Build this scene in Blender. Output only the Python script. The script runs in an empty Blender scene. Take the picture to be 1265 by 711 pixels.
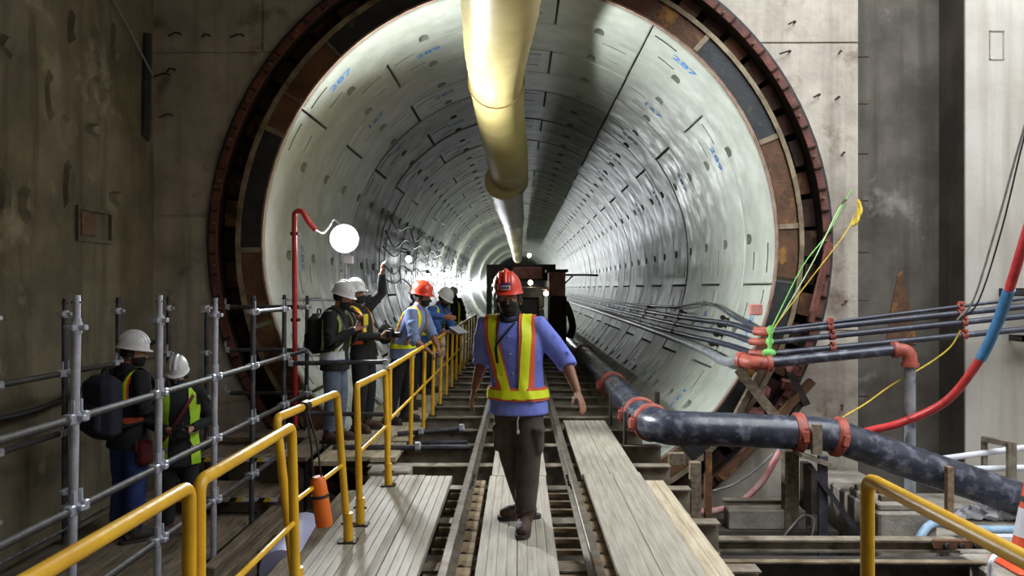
import bpy, bmesh, math, random
from mathutils import Vector, Matrix, Euler
from mathutils.bvhtree import BVHTree
random.seed(7)
scene = bpy.context.scene
COL = scene.collection
PI = math.pi

# ------------------------------------------------------------------ camera
F = 984.0; VPX, VPY = 641.0, 356.0; CAMZ = 1.65
cam_d = bpy.data.cameras.new('camera'); cam = bpy.data.objects.new('camera', cam_d)
COL.objects.link(cam); scene.camera = cam
cam_d.sensor_width = 36.0; cam_d.lens = 36.0 * F / 1265.0
cam_d.clip_end = 300
cam.location = (0, 0, CAMZ)
cam.rotation_euler = (PI / 2, 0, math.atan(8.5 / F))

# ------------------------------------------------------------------ world, daylight through the shaft opening, exposure
world = bpy.data.worlds.new('world'); scene.world = world; world.use_nodes = True
wn = world.node_tree.nodes; wl = world.node_tree.links
bg = wn['Background']; bg.inputs['Color'].default_value = (0.90, 0.96, 1.0, 1); bg.inputs['Strength'].default_value = 8.6
def portal(name, loc, rot, sx, sy):
    d = bpy.data.lights.new(name, 'AREA'); d.shape = 'RECTANGLE'; d.size = sx; d.size_y = sy
    d.cycles.is_portal = True
    o = bpy.data.objects.new(name, d); COL.objects.link(o); o.location = loc; o.rotation_euler = rot
    return o
OPEN_X0, OPEN_X1, OPEN_Y0, OPEN_Y1, ROOF_Z = 2.3, 8.7, -0.5, 8.7, 7.6
portal('shaft_portal', ((OPEN_X0+OPEN_X1)/2, (OPEN_Y0+OPEN_Y1)/2, ROOF_Z+0.2), (0, 0, 0), OPEN_X1-OPEN_X0, OPEN_Y1-OPEN_Y0)
scene.view_settings.view_transform = 'Standard'
scene.view_settings.look = 'None'
scene.view_settings.gamma = 1.0
scene.view_settings.exposure = 0.0
scene.view_settings.use_curve_mapping = False

# ------------------------------------------------------------------ helpers
def P(px, py, d):
    """point seen at photo pixel (px,py) at distance d along the tunnel"""
    return Vector(((px - VPX) * d / F, d, CAMZ - (py - VPY) * d / F))

MATS = {}
def mat(name, c1, c2=None, scale=6.0, rough=0.6, metal=0.0, bump=0.0, stretch=(1, 1, 1), rnd=0.0,
        lo=0.35, hi=0.65, spots=None, spot_scale=3.0, spot_lo=0.6, spot_hi=0.7, coat=0.0, bscale=None, streak=None, streak_amt=0.5,
        rough_var=0.0, coord='Object'):
    m = bpy.data.materials.new(name); m.use_nodes = True; MATS[name] = m
    nt = m.node_tree; N = nt.nodes; L = nt.links; b = N['Principled BSDF']
    b.inputs['Roughness'].default_value = rough; b.inputs['Metallic'].default_value = metal
    if coat: b.inputs['Coat Weight'].default_value = coat; b.inputs['Coat Roughness'].default_value = 0.25
    tc = N.new('ShaderNodeTexCoord'); mp = N.new('ShaderNodeMapping'); mp.inputs['Scale'].default_value = stretch
    L.new(tc.outputs[coord], mp.inputs['Vector'])
    def noise(sc, det=5.0, vec=None, rgh=0.6):
        n = N.new('ShaderNodeTexNoise'); n.inputs['Scale'].default_value = sc; n.inputs['Detail'].default_value = det
        n.inputs['Roughness'].default_value = rgh
        L.new(vec or mp.outputs['Vector'], n.inputs['Vector']); return n.outputs['Fac']
    def ramp(fac, a, bb):
        r = N.new('ShaderNodeMapRange'); r.inputs['From Min'].default_value = a; r.inputs['From Max'].default_value = bb
        L.new(fac, r.inputs['Value']); return r.outputs['Result']
    def mix(fac, A, B):
        x = N.new('ShaderNodeMix'); x.data_type = 'RGBA'
        if hasattr(fac, 'links'): L.new(fac, x.inputs['Factor'])
        else: x.inputs['Factor'].default_value = fac
        for s, v in ((x.inputs[6], A), (x.inputs[7], B)):
            if hasattr(v, 'links'): L.new(v, s)
            else: s.default_value = (*v[:3], 1)
        return x.outputs[2]
    if c2 is None: c2 = tuple(v * 0.85 for v in c1)
    nf = noise(scale)
    col = mix(ramp(nf, lo, hi), c1, c2)
    if streak:
        mp2 = N.new('ShaderNodeMapping'); mp2.inputs['Scale'].default_value = (4.0, 4.0, 0.22); L.new(tc.outputs[coord], mp2.inputs['Vector'])
        s = noise(1.0, 6.0, mp2.outputs['Vector']); s = ramp(s, 0.5, 0.72)
        mu = N.new('ShaderNodeMath'); mu.operation = 'MULTIPLY'; mu.inputs[1].default_value = streak_amt; L.new(s, mu.inputs[0])
        col = mix(mu.outputs[0], col, streak)
    if spots:
        col = mix(ramp(noise(spot_scale, 7.0, tc.outputs[coord]), spot_lo, spot_hi), col, spots)
    if rnd:
        oi = N.new('ShaderNodeObjectInfo'); hs = N.new('ShaderNodeHueSaturation')
        r = N.new('ShaderNodeMapRange'); r.inputs['To Min'].default_value = 1 - rnd; r.inputs['To Max'].default_value = 1 + rnd
        L.new(oi.outputs['Random'], r.inputs['Value']); L.new(r.outputs['Result'], hs.inputs['Value'])
        L.new(col, hs.inputs['Color']); col = hs.outputs['Color']
    L.new(col, b.inputs['Base Color'])
    if rough_var:
        r = N.new('ShaderNodeMapRange'); r.inputs['From Min'].default_value = 0.3; r.inputs['From Max'].default_value = 0.7
        r.inputs['To Min'].default_value = max(0.03, rough - rough_var); r.inputs['To Max'].default_value = min(1, rough + rough_var)
        L.new(noise(scale * 1.7, 4.0), r.inputs['Value']); L.new(r.outputs['Result'], b.inputs['Roughness'])
    if bump:
        bp = N.new('ShaderNodeBump'); bp.inputs['Strength'].default_value = bump; bp.inputs['Distance'].default_value = 0.02
        L.new(noise(bscale or scale * 5), bp.inputs['Height']); L.new(bp.outputs['Normal'], b.inputs['Normal'])
    return m
def emit(name, col, st):
    m = bpy.data.materials.new(name); m.use_nodes = True; MATS[name] = m
    N = m.node_tree.nodes; b = N['Principled BSDF']
    b.inputs['Base Color'].default_value = (*col, 1); b.inputs['Emission Color'].default_value = (*col, 1); b.inputs['Emission Strength'].default_value = st
    # slight unevenness of the diffuser, node based
    n = N.new('ShaderNodeTexNoise'); n.inputs['Scale'].default_value = 30
    r = N.new('ShaderNodeMapRange'); r.inputs['To Min'].default_value = 0.2; r.inputs['To Max'].default_value = 0.4
    m.node_tree.links.new(n.outputs['Fac'], r.inputs['Value']); m.node_tree.links.new(r.outputs['Result'], b.inputs['Roughness'])
    return m

class MB:
    """collects closed shapes; build() links them as ONE mesh object"""
    def __init__(s): s.v = []; s.f = []
    def add(s, vs, fs):
        o = len(s.v); s.v += [Vector(v) for v in vs]; s.f += [tuple(i + o for i in f) for f in fs]; return s
    def box(s, lo, hi, M=None):
        x0, y0, z0 = lo; x1, y1, z1 = hi
        vs = [Vector(p) for p in ((x0,y0,z0),(x1,y0,z0),(x1,y1,z0),(x0,y1,z0),(x0,y0,z1),(x1,y0,z1),(x1,y1,z1),(x0,y1,z1))]
        if M is not None: vs = [M @ v for v in vs]
        return s.add(vs, [(3,2,1,0),(4,5,6,7),(0,1,5,4),(1,2,6,5),(2,3,7,6),(3,0,4,7)])
    def bbox(s, lo, hi, b=0.008, M=None):
        """box with chamfered edges"""
        x0, y0, z0 = lo; x1, y1, z1 = hi
        rings = [(z0, b), (z0 + b, 0), (z1 - b, 0), (z1, b)]
        vs = []
        for z, i in rings:
            X0, X1, Y0, Y1 = x0 + i, x1 - i, y0 + i, y1 - i
            vs += [(X0+b,Y0,z),(X1-b,Y0,z),(X1,Y0+b,z),(X1,Y1-b,z),(X1-b,Y1,z),(X0+b,Y1,z),(X0,Y1-b,z),(X0,Y0+b,z)]
        fs = [tuple(range(7, -1, -1)), tuple(range(24, 32))]
        for k in range(3):
            for i in range(8):
                a = k*8 + i; c = k*8 + (i+1) % 8; fs.append((a, c, c+8, a+8))
        vs = [Vector(v) for v in vs]
        if M is not None: vs = [M @ v for v in vs]
        return s.add(vs, fs)
    def bar(s, a, b, w, h, up=(0, 0, 1)):
        """rectangular bar from a to b, width w, height h"""
        a = Vector(a); b = Vector(b); d = (b - a).normalized(); u = Vector(up)
        if abs(d.dot(u)) > 0.98: u = Vector((0, 1, 0))
        r = d.cross(u).normalized(); u = r.cross(d).normalized()
        vs = []
        for p in (a, b):
            for (i, j) in ((-1,-1),(1,-1),(1,1),(-1,1)): vs.append(p + r*(i*w/2) + u*(j*h/2))
        return s.add(vs, [(0,1,2,3),(7,6,5,4),(0,4,5,1),(1,5,6,2),(2,6,7,3),(3,7,4,0)])
    def loft(s, rings, cap=True):
        n = len(rings[0]); vs = [p for r in rings for p in r]; fs = []
        for k in range(len(rings) - 1):
            for i in range(n):
                j = (i + 1) % n; fs.append((k*n+i, k*n+j, (k+1)*n+j, (k+1)*n+i))
        if cap:
            fs.append(tuple(range(n-1, -1, -1))); fs.append(tuple(range((len(rings)-1)*n, len(rings)*n)))
        return s.add(vs, fs)
    def tube(s, pts, r, n=10, cap=True, flat=None):
        pts = [Vector(p) for p in pts]; rs = r if isinstance(r, (list, tuple)) else [r] * len(pts)
        rings = []; u = None
        for i, p in enumerate(pts):
            if i == 0: d = pts[1] - pts[0]
            elif i == len(pts) - 1: d = pts[-1] - pts[-2]
            else: d = (pts[i+1] - p).normalized() + (p - pts[i-1]).normalized()
            d.normalize()
            if u is None:
                u = Vector((0, 0, 1)) if abs(d.z) < 0.95 else Vector((0, 1, 0))
            u = u - d * u.dot(d)
            if u.length < 1e-5: u = d.orthogonal()
            u.normalize(); w = d.cross(u)
            fl = 1.0 if flat is None else flat
            rings.append([p + (w*math.cos(2*PI*k/n)*fl + u*math.sin(2*PI*k/n)) * rs[i] for k in range(n)])
        return s.loft(rings, cap)
    def cyl(s, a, b, r, n=14, r2=None): return s.tube([a, b], [r, r if r2 is None else r2], n)
    def ell(s, c, rx, ry, rz, n=14, m=9, M=None):
        c = Vector(c); vs = [c + Vector((0, 0, -rz))]; fs = []
        for k in range(1, m):
            t = -PI/2 + PI*k/m
            for i in range(n):
                a = 2*PI*i/n; vs.append(c + Vector((rx*math.cos(t)*math.cos(a), ry*math.cos(t)*math.sin(a), rz*math.sin(t))))
        vs.append(c + Vector((0, 0, rz)))
        for i in range(n): fs.append((0, 1+(i+1) % n, 1+i))
        for k in range(m-2):
            for i in range(n):
                j = (i+1) % n; fs.append((1+k*n+i, 1+k*n+j, 1+(k+1)*n+j, 1+(k+1)*n+i))
        t = len(vs)-1
        for i in range(n): fs.append((1+(m-2)*n+i, 1+(m-2)*n+(i+1) % n, t))
        if M is not None: vs = [M @ v for v in vs]
        return s.add(vs, fs)
    def lathe(s, prof, M=None, n=24, sx=1, sy=1):
        """closed profile of (r,z) revolved about z (r>0 everywhere or capped at both ends)"""
        rings = []
        for r, z in prof: rings.append([Vector((r*sx*math.cos(2*PI*i/n), r*sy*math.sin(2*PI*i/n), z)) for i in range(n)])
        if M is not None: rings = [[M @ p for p in r] for r in rings]
        return s.loft(rings, True)
    def ring(s, sect, a0, a1, n, c=(0, 0), closed=False):
        """section of (y, r) points swept about the Y axis through c=(x,z), angles clockwise from the top seen from the camera"""
        rings = []
        cnt = n if closed else n + 1
        for k in range(cnt):
            a = a0 + (a1 - a0) * k / n
            rings.append([Vector((c[0] + r*math.sin(a), y, c[1] + r*math.cos(a))) for y, r in sect])
        if not closed: return s.loft(rings, True)
        m = len(sect); vs = [p for r in rings for p in r]; fs = []
        for k in range(cnt):
            for i in range(m):
                j = (i+1) % m; k2 = (k+1) % cnt; fs.append((k*m+i, k*m+j, k2*m+j, k2*m+i))
        return s.add(vs, fs)
    def prism(s, poly, lo, hi, axis='y'):
        """polygon of (u,v) extruded; axis y: (u->x, v->z); axis x: (u->y, v->z); axis z: (u->x, v->y)"""
        f = {'y': lambda u, v, t: (u, t, v), 'x': lambda u, v, t: (t, u, v), 'z': lambda u, v, t: (u, v, t)}[axis]
        return s.loft([[Vector(f(u, v, lo)) for u, v in poly], [Vector(f(u, v, hi)) for u, v in poly]])
    def mesh(s, name, smooth=None):
        me = bpy.data.meshes.new(name); me.from_pydata([tuple(v) for v in s.v], [], s.f)
        bm = bmesh.new(); bm.from_mesh(me); bmesh.ops.recalc_face_normals(bm, faces=bm.faces); bm.to_mesh(me); bm.free()
        if smooth is not None:
            me.polygons.foreach_set('use_smooth', [True] * len(me.polygons)); me.set_sharp_from_angle(angle=math.radians(smooth))
        return me
    def build(s, name, m, parent=None, smooth=None):
        off = wloc(parent)
        if parent is not None and off.length > 0:
            s.v = [v - off for v in s.v]
        return link(name, s.mesh(name, smooth), m, parent)

def wloc(o):
    r = Vector((0, 0, 0))
    while o is not None: r = r + Vector(o.location); o = o.parent
    return r
def link(name, me, m, parent=None):
    if m is not None and len(me.materials) == 0: me.materials.append(MATS[m] if isinstance(m, str) else m)
    o = bpy.data.objects.new(name, me); COL.objects.link(o)
    if parent is not None: o.parent = parent
    return o
def tag(o, label=None, cat=None, group=None, kind=None):
    if label: o['label'] = label
    if cat: o['category'] = cat
    if group: o['group'] = group
    if kind: o['kind'] = kind
    return o
def thing(name, label, cat, loc=(0, 0, 0), rz=0.0, group=None, kind=None):
    o = bpy.data.objects.new(name, None); COL.objects.link(o); o.location = loc; o.rotation_euler = (0, 0, rz)
    o.empty_display_size = 0.1
    return tag(o, label, cat, group, kind)
def struct(name, label=None, loc=(0, 0, 0)):
    return thing(name, label, None, loc, kind='structure')
def cr(pts, k=6):
    """Catmull-Rom through pts"""
    pts = [Vector(p) for p in pts]; q = [pts[0]*2 - pts[1]] + pts + [pts[-1]*2 - pts[-2]]; out = []
    for i in range(1, len(q) - 2):
        a, b, c, d = q[i-1], q[i], q[i+1], q[i+2]
        for j in range(k):
            t = j / k
            out.append(0.5*((2*b) + (c-a)*t + (2*a-5*b+4*c-d)*t*t + (3*b-a-3*c+d)*t*t*t))
    out.append(pts[-1]); return out
def baked(me, mods):
    """run modifiers on a temporary object and return the resulting mesh"""
    o = bpy.data.objects.new('tmp', me); COL.objects.link(o)
    for typ, kw in mods:
        md = o.modifiers.new('m', typ)
        for k, v in kw.items(): setattr(md, k, v)
    dg = bpy.context.evaluated_depsgraph_get(); dg.update()
    r = bpy.data.meshes.new_from_object(o.evaluated_get(dg))
    bpy.data.objects.remove(o); return r
def boolean(me, cutter_mb):
    c = bpy.data.objects.new('cut', cutter_mb.mesh('cut')); COL.objects.link(c)
    r = baked(me, [('BOOLEAN', dict(operation='DIFFERENCE', object=c, solver='EXACT', use_self=True))])
    bpy.data.objects.remove(c); return r
def shade(me, ang):
    me.polygons.foreach_set('use_smooth', [True] * len(me.polygons)); me.set_sharp_from_angle(angle=math.radians(ang)); return me
def fuse(mb, voxel, it=4, fac=0.5):
    me = mb.mesh('f')
    r = baked(me, [('REMESH', dict(mode='VOXEL', voxel_size=voxel, use_smooth_shade=True)), ('SMOOTH', dict(factor=fac, iterations=it))])
    r.polygons.foreach_set('use_smooth', [True] * len(r.polygons)); return r

# ------------------------------------------------------------------ materials
def S(r, g, b):
    f = lambda c: (c/255/12.92) if c/255 <= 0.04045 else ((c/255 + 0.055)/1.055)**2.4
    return (f(r), f(g), f(b))
mat('concrete_left', S(132,122,102), S(92,85,70), 1.3, 0.9, bump=0.5, bscale=9, streak=S(52,46,36), streak_amt=0.7, spots=S(164,156,136), spot_scale=1.1, spot_lo=0.58, spot_hi=0.7)
mat('concrete_head', S(196,187,174), S(158,149,138), 1.6, 0.88, bump=0.35, bscale=14, streak=S(84,68,52), streak_amt=0.4, spots=S(92,70,48), spot_scale=1.5, spot_lo=0.57, spot_hi=0.72)
mat('concrete_recess_shade', S(98,92,84), S(66,60,53), 1.4, 0.85, bump=0.3, bscale=16, streak=S(48,42,34), streak_amt=0.75, spots=S(150,146,140), spot_scale=1.0, spot_lo=0.6, spot_hi=0.72)  # stained concrete; the shade inside the recess is also put into its colour
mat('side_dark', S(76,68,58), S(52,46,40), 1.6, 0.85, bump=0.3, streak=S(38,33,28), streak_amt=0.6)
mat('concrete_pillar', S(182,177,169), S(164,158,149), 1.2, 0.85, bump=0.2, bscale=18, streak=S(132,122,110), streak_amt=0.55)
mat('concrete_floor', S(86,80,72), S(54,49,44), 2.5, 0.9, bump=0.5)
mat('concrete_block', S(164,156,146), S(120,112,102), 4, 0.9, bump=0.5)
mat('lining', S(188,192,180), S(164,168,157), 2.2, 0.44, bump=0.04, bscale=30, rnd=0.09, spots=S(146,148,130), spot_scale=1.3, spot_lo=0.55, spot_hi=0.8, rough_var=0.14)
mat('lining_wet_dim', S(136,142,126), S(96,102,88), 1.6, 0.47, bump=0.03, bscale=22, rnd=0.2, spots=S(92,88,72), spot_scale=1.1, spot_lo=0.5, spot_hi=0.68, rough_var=0.1)  # damp, dirty lining; mid-tunnel dimness is also put into this darker colour
mat('blue_paint', S(72,128,196), S(104,156,212), 30, 0.7, lo=0.45, hi=0.7)
mat('rust', S(74,48,38), S(40,28,23), 5, 0.9, bump=0.5, spots=S(104,70,54), spot_scale=6)
mat('rust_dark', S(50,36,30), S(30,23,20), 5, 0.9, bump=0.5)
mat('rust_red', S(122,70,60), S(78,46,40), 7, 0.75, bump=0.4, spots=S(70,44,36), spot_scale=5)
mat('rust_brown', S(112,76,50), S(74,50,34), 4, 0.75, bump=0.35, spots=S(158,112,52), spot_scale=3.2, spot_lo=0.56, spot_hi=0.66)
mat('rubber_black', S(46,48,52), S(28,30,33), 4, 0.6, bump=0.25, spots=S(90,84,72), spot_scale=6, spot_lo=0.6, spot_hi=0.75)
mat('steel_lip', S(158,144,118), S(104,88,68), 5, 0.6, bump=0.3, metal=0.2)
mat('lip_pale', S(166,140,124), S(126,94,80), 6, 0.7, bump=0.3)
mat('dark_steel', S(70,64,60), S(44,40,38), 5, 0.6, metal=0.3, bump=0.2, spots=S(96,72,54), spot_scale=4)
mat('sleeper_steel', S(156,146,130), S(112,100,86), 6, 0.6, metal=0.2, bump=0.25, spots=S(96,68,48), spot_scale=3)
mat('rail_steel', S(136,128,116), S(98,88,76), 8, 0.45, metal=0.5, bump=0.15, spots=S(112,84,62), spot_scale=3)
mat('plank_grey', S(174,166,152), S(142,134,120), 3.0, 0.62, bump=0.15, stretch=(9, 0.7, 9), rnd=0.06, spots=S(168,132,92), spot_scale=2.1, spot_lo=0.66, spot_hi=0.78, bscale=14)
mat('plank_wood', S(196,184,160), S(160,142,116), 3.5, 0.75, bump=0.3, stretch=(8, 0.6, 8), rnd=0.08)
mat('timber', S(150,128,100), S(104,84,62), 4, 0.85, bump=0.4, stretch=(5, 0.8, 5), rnd=0.12)
mat('timber_old', S(138,123,104), S(92,79,65), 4, 0.88, bump=0.4, stretch=(5, 0.8, 5), rnd=0.12)
mat('tie_timber', S(168,146,116), S(122,100,76), 5, 0.85, bump=0.4, rnd=0.1)
mat('yellow_paint', S(236,184,40), S(214,158,30), 5, 0.42, bump=0.08, spots=S(140,92,34), spot_scale=9, spot_lo=0.68, spot_hi=0.76)
mat('galv', S(204,206,218), S(164,166,180), 8, 0.4, metal=0.3, bump=0.1)
mat('galv_dark', S(92,92,100), S(60,60,68), 8, 0.5, metal=0.5, bump=0.1)
mat('ledger_dirty', S(78,74,74), S(50,47,47), 6, 0.62, metal=0.15, bump=0.2, spots=S(112,108,108), spot_scale=7)
mat('hose_pale', S(160,186,208), S(132,162,190), 8, 0.45)
mat('black_pipe', S(60,63,78), S(38,40,52), 3, 0.32, bump=0.02, spots=S(128,130,144), spot_scale=7.5, spot_lo=0.5, spot_hi=0.74, rough_var=0.1)
mat('small_pipe', S(62,64,80), S(46,47,58), 5, 0.4, bump=0.1, spots=S(128,130,140), spot_scale=4, spot_lo=0.58, spot_hi=0.75)
mat('grey_pipe', S(158,162,166), S(118,122,128), 4, 0.4, bump=0.1, spots=S(70,72,78), spot_scale=4)
mat('coupling_red', S(180,92,76), S(142,68,56), 8, 0.5, bump=0.15)
mat('hose_red', S(214,66,66), S(186,48,50), 8, 0.4)
mat('hose_blue', S(78,142,190), S(60,116,164), 8, 0.45)
mat('hose_pink', S(214,120,116), S(196,176,172), 9, 0.5)
mat('cable_black', S(36,36,38), S(24,24,26), 8, 0.5)
mat('cable_grey', S(150,150,146), S(120,120,118), 8, 0.5)
mat('rope_green', S(136,208,112), S(104,180,88), 12, 0.8)
mat('rope_pale', S(196,216,170), S(160,196,140), 12, 0.8)
mat('rope_yellow', S(214,186,62), S(180,150,50), 12, 0.8)
mat('duct_fabric', S(206,188,128), S(188,168,106), 2.2, 0.46, coat=0.05, bump=0.12, bscale=4)
mat('duct_band', S(160,140,92), S(120,102,66), 6, 0.6)
mat('orange_plastic', S(236,120,40), S(214,98,30), 6, 0.45)
mat('cone_orange', S(240,92,50), S(226,76,40), 6, 0.5)
mat('white_plastic', S(226,226,232), S(206,206,214), 6, 0.5)
mat('lilac_plastic', S(190,190,226), S(172,174,214), 5, 0.5)
mat('hazard_yellow', S(226,190,40), S(200,160,36), 8, 0.5)
mat('hazard_black', S(34,32,32), S(24,24,24), 8, 0.5)
mat('white_tape', S(206,206,214), S(180,180,190), 8, 0.5)
mat('loco_grey', S(196,202,202), S(160,168,168), 5, 0.45, bump=0.1)
mat('loco_glass', S(36,46,58), S(24,32,42), 4, 0.12)
mat('loco_red', S(206,140,130), S(160,96,86), 5, 0.6)
emit('lamp_white', (0.93, 0.97, 1.0), 60.0)
emit('lamp_small', (0.92, 0.96, 1.0), 14.0)
emit('lamp_warm', (1.0, 0.78, 0.55), 14.0)

# ------------------------------------------------------------------ the setting
ZC = 2.18; RI = 3.0; RO = 3.3; RH = 3.605
YH = 9.36; YL = 9.40                      # head wall front, first lining ring front
XL = -4.32; XE = 3.97; XP = 5.22
PIT = -2.2; TOP = 7.6

def rough_slab(name, nu, nv, fn, amp, m, thick, seed):
    """wall with an uneven cast face; fn(u,v)->point, normal"""
    rnd = random.Random(seed); mb = MB(); g = []
    ph = [(rnd.uniform(0.4, 3.2), rnd.uniform(0.4, 3.2), rnd.uniform(0, 6.28)) for _ in range(12)]
    for j in range(nv + 1):
        row = []
        for i in range(nu + 1):
            p, n = fn(i/nu, j/nv)
            h = sum(math.sin(a*(p.x+p.y)*1.3 + b*p.z*1.1 + c) for a, b, c in ph) / 6.0
            row.append(p + n * (amp * h))
        g.append(row)
    W = nu + 1; vs = [p for r in g for p in r]; n0 = len(vs)
    p0, n = fn(0, 0); vs += [fn(i, j)[0] - n*thick for (i, j) in ((0, 0), (1, 0), (1, 1), (0, 1))]
    fs = [(j*W+i, j*W+i+1, (j+1)*W+i+1, (j+1)*W+i) for j in range(nv) for i in range(nu)]
    fs.append((n0+3, n0+2, n0+1, n0))
    fs.append(tuple([n0, n0+1] + [i for i in range(nu, -1, -1)]))
    fs.append(tuple([n0+2, n0+3] + [nv*W+i for i in range(nu+1)]))
    fs.append(tuple([n0+3, n0] + [j*W for j in range(nv+1)]))
    fs.append(tuple([n0+1, n0+2] + [j*W+nu for j in range(nv, -1, -1)]))
    mb.add(vs, fs); o = mb.build(name, m, None, 30); o['kind'] = 'structure'; return o
wl_o = rough_slab('wall_left', 70, 50, lambda u, v: (Vector((XL, -7 + u*(YH+7.02), PIT + v*(TOP-PIT))), Vector((1, 0, 0))), 0.022, 'concrete_left', 0.4, 3)
# breaker marks and a rectangular box-out in the left wall
mb = MB(); y0, y1, z0, z1 = 7.75, 8.35, 2.15, 2.42
mb.box((XL-0.02, y0-0.04, z1), (XL+0.035, y1+0.04, z1+0.04)).box((XL-0.02, y0-0.04, z0-0.04), (XL+0.035, y1+0.04, z0)).box((XL-0.02, y0-0.04, z0), (XL+0.035, y0, z1)).box((XL-0.02, y1, z0), (XL+0.035, y1+0.04, z1))
mb.build('wall_patch', 'concrete_left', wl_o)
mb = MB(); mb.bbox((XL-0.02, y0+0.04, z0+0.02), (XL+0.028, y1-0.3, z1-0.02), 0.006); mb.build('wall_patch', 'rust_brown', wl_o)
rr = random.Random(5)
for k in range(14):
    y = rr.uniform(6.6, 9.0); z = rr.uniform(2.2, 5.2); n = 9
    w = rr.uniform(0.06, 0.2); h = rr.uniform(0.08, 0.3); pts = []
    c = [Vector((XL+0.035, y, z))] ; ring = []
    for i in range(n):
        a = 2*PI*i/n; q = rr.uniform(0.7, 1.2); ring.append(Vector((XL-0.02, y+w*q*math.cos(a), z+h*q*math.sin(a))))
    top = [p*1.0 for p in ring]; top = [Vector((XL+0.03+rr.uniform(0, 0.03), y+(p.y-y)*0.6, z+(p.z-z)*0.6)) for p in ring]
    mb = MB(); mb.loft([ring, top]); mb.build('concrete_lump', 'concrete_left', wl_o, 40)
mb = MB(); mb.tube(cr([(XL+0.04, 7.5, 5.0), (XL+0.05, 8.3, 4.7), (XL+0.05, 9.3, 4.1)], 5), 0.012, 6); mb.build('cable', 'cable_grey', wl_o)

mb = MB(); mb.prism([(9.06, 3.4), (9.22, 3.35), (9.24, 4.0), (9.26, 4.62), (9.12, 4.58), (9.10, 4.0)], XL-0.02, XL+0.032, 'x'); mb.build('wall_patch', 'rubber_black', wl_o)
# head wall with the round eye, cut into cast panels by recessed joints
def head_wall():
    n = 96; mb = MB(); x0, x1, z0, z1 = XL-0.3, XE, PIT, TOP; yb = YH + 0.62
    vs = []; fs = []
    def border(a):
        dx, dz = math.sin(a), math.cos(a); t = 1e9
        if dx > 1e-9: t = min(t, x1/dx)
        if dx < -1e-9: t = min(t, x0/dx)
        if dz > 1e-9: t = min(t, (z1-ZC)/dz)
        if dz < -1e-9: t = min(t, (z0-ZC)/dz)
        return (t*dx, ZC + t*dz)
    angs = sorted(set([2*PI*k/n for k in range(n)] + [math.atan2(x, z-ZC) % (2*PI) for x in (x0, x1) for z in (z0, z1)]))
    m = len(angs)
    for a in angs:
        bx, bz = border(a)
        vs += [(RH*math.sin(a), YH, ZC+RH*math.cos(a)), (bx, YH, bz), (bx, yb, bz), (RH*math.sin(a), yb, ZC+RH*math.cos(a))]
    for k in range(m):
        q = (k+1) % m
        for i in range(4):
            j = (i+1) % 4; fs.append((k*4+i, q*4+i, q*4+j, k*4+j))
    mb.add(vs, fs); me = mb.mesh('wall_front')
    cut = MB(); g = 0.012
    for z in (4.42,): cut.box((x0-1, YH-0.1, z-g), (-1.0, YH+0.02, z+g))
    cut.box((-3.02-g, YH-0.1, 4.42), (-3.02+g, YH+0.02, TOP+1))
    cut.box((2.0, YH-0.1, 4.52-g), (x1+1, YH+0.02, 4.52+g))
    cut.box((3.4, YH-0.1, 1.15-g), (x1+1, YH+0.015, 1.15+g))
    cut.box((x0-1, YH-0.1, 2.5-g), (-3.55, YH+0.02, 2.5+g))
    me = boolean(me, cut); o = link('wall_front', me, 'concrete_head'); o['kind'] = 'structure'; return o
wf = head_wall()
# cut-off reinforcement hooks sticking out of the head wall
for (px, py) in ((974, 66), (1036, 66), (1010, 119), (1034, 122), (1040, 190), (1042, 248), (1043, 372), (1038, 500), (980, 30), (222, 42), (258, 44), (300, 44), (212, 142), (215, 86), (208, 92)):
    p = P(px, py, YH); mb = MB(); s = rr.uniform(-0.06, 0.06)
    mb.tube([p + Vector((0, 0.05, 0)), p + Vector((0.0, -0.05, 0.0)), p + Vector((-0.03, -0.10, -0.01)), p + Vector((-0.09 + s, -0.11, -0.05))], 0.011, 6)
    mb.build('rebar_stub', 'rust', wf)
# horizontal stubs along the free edge of the head wall
for py in (70, 128, 190, 248, 312, 371, 490):
    p = P(1057, py, YH); mb = MB(); mb.cyl(p + Vector((-0.02, 0.06, 0)), p + Vector((0.16, 0.06, 0)), 0.010, 6); mb.build('rebar_stub', 'rust', wf)

# recess between the head wall and the pillar, and the pillar
mb = MB(); mb.box((XE-0.4, YH+0.56, PIT), (XP+0.4, YH+0.9, TOP)); o = mb.build('wall_recess', 'concrete_recess_shade'); o['kind'] = 'structure'
p = P(1110, 395, YH+0.55); mb = MB()
mb.prism([(p.x-0.17, 1.0), (p.x+0.2, 0.95), (p.x+0.16, 1.3), (p.x+0.09, 1.55), (p.x+0.03, 1.88), (p.x-0.03, 1.8), (p.x-0.1, 1.45)], YH+0.548, YH+0.57); mb.build('rust_stain', 'rust_brown', o)
mb = MB(); mb.bbox((XP, YH, PIT), (9.3, YH+1.2, TOP), 0.01); wp = mb.build('wall_pillar', 'concrete_pillar'); wp['kind'] = 'structure'
mb = MB(); p0 = P(1219, 76, YH); p1 = P(1237, 40, YH); g = 0.012
for a, b in (((p0.x, p0.z), (p1.x, p0.z+g)), ((p0.x, p1.z-g), (p1.x, p1.z)), ((p0.x, p0.z), (p0.x+g, p1.z)), ((p1.x-g, p0.z), (p1.x, p1.z))):
    mb.box((a[0], YH-0.008, a[1]), (b[0], YH+0.01, b[1]))
mb.build('box_out_frame', 'concrete_block', wp)
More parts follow.
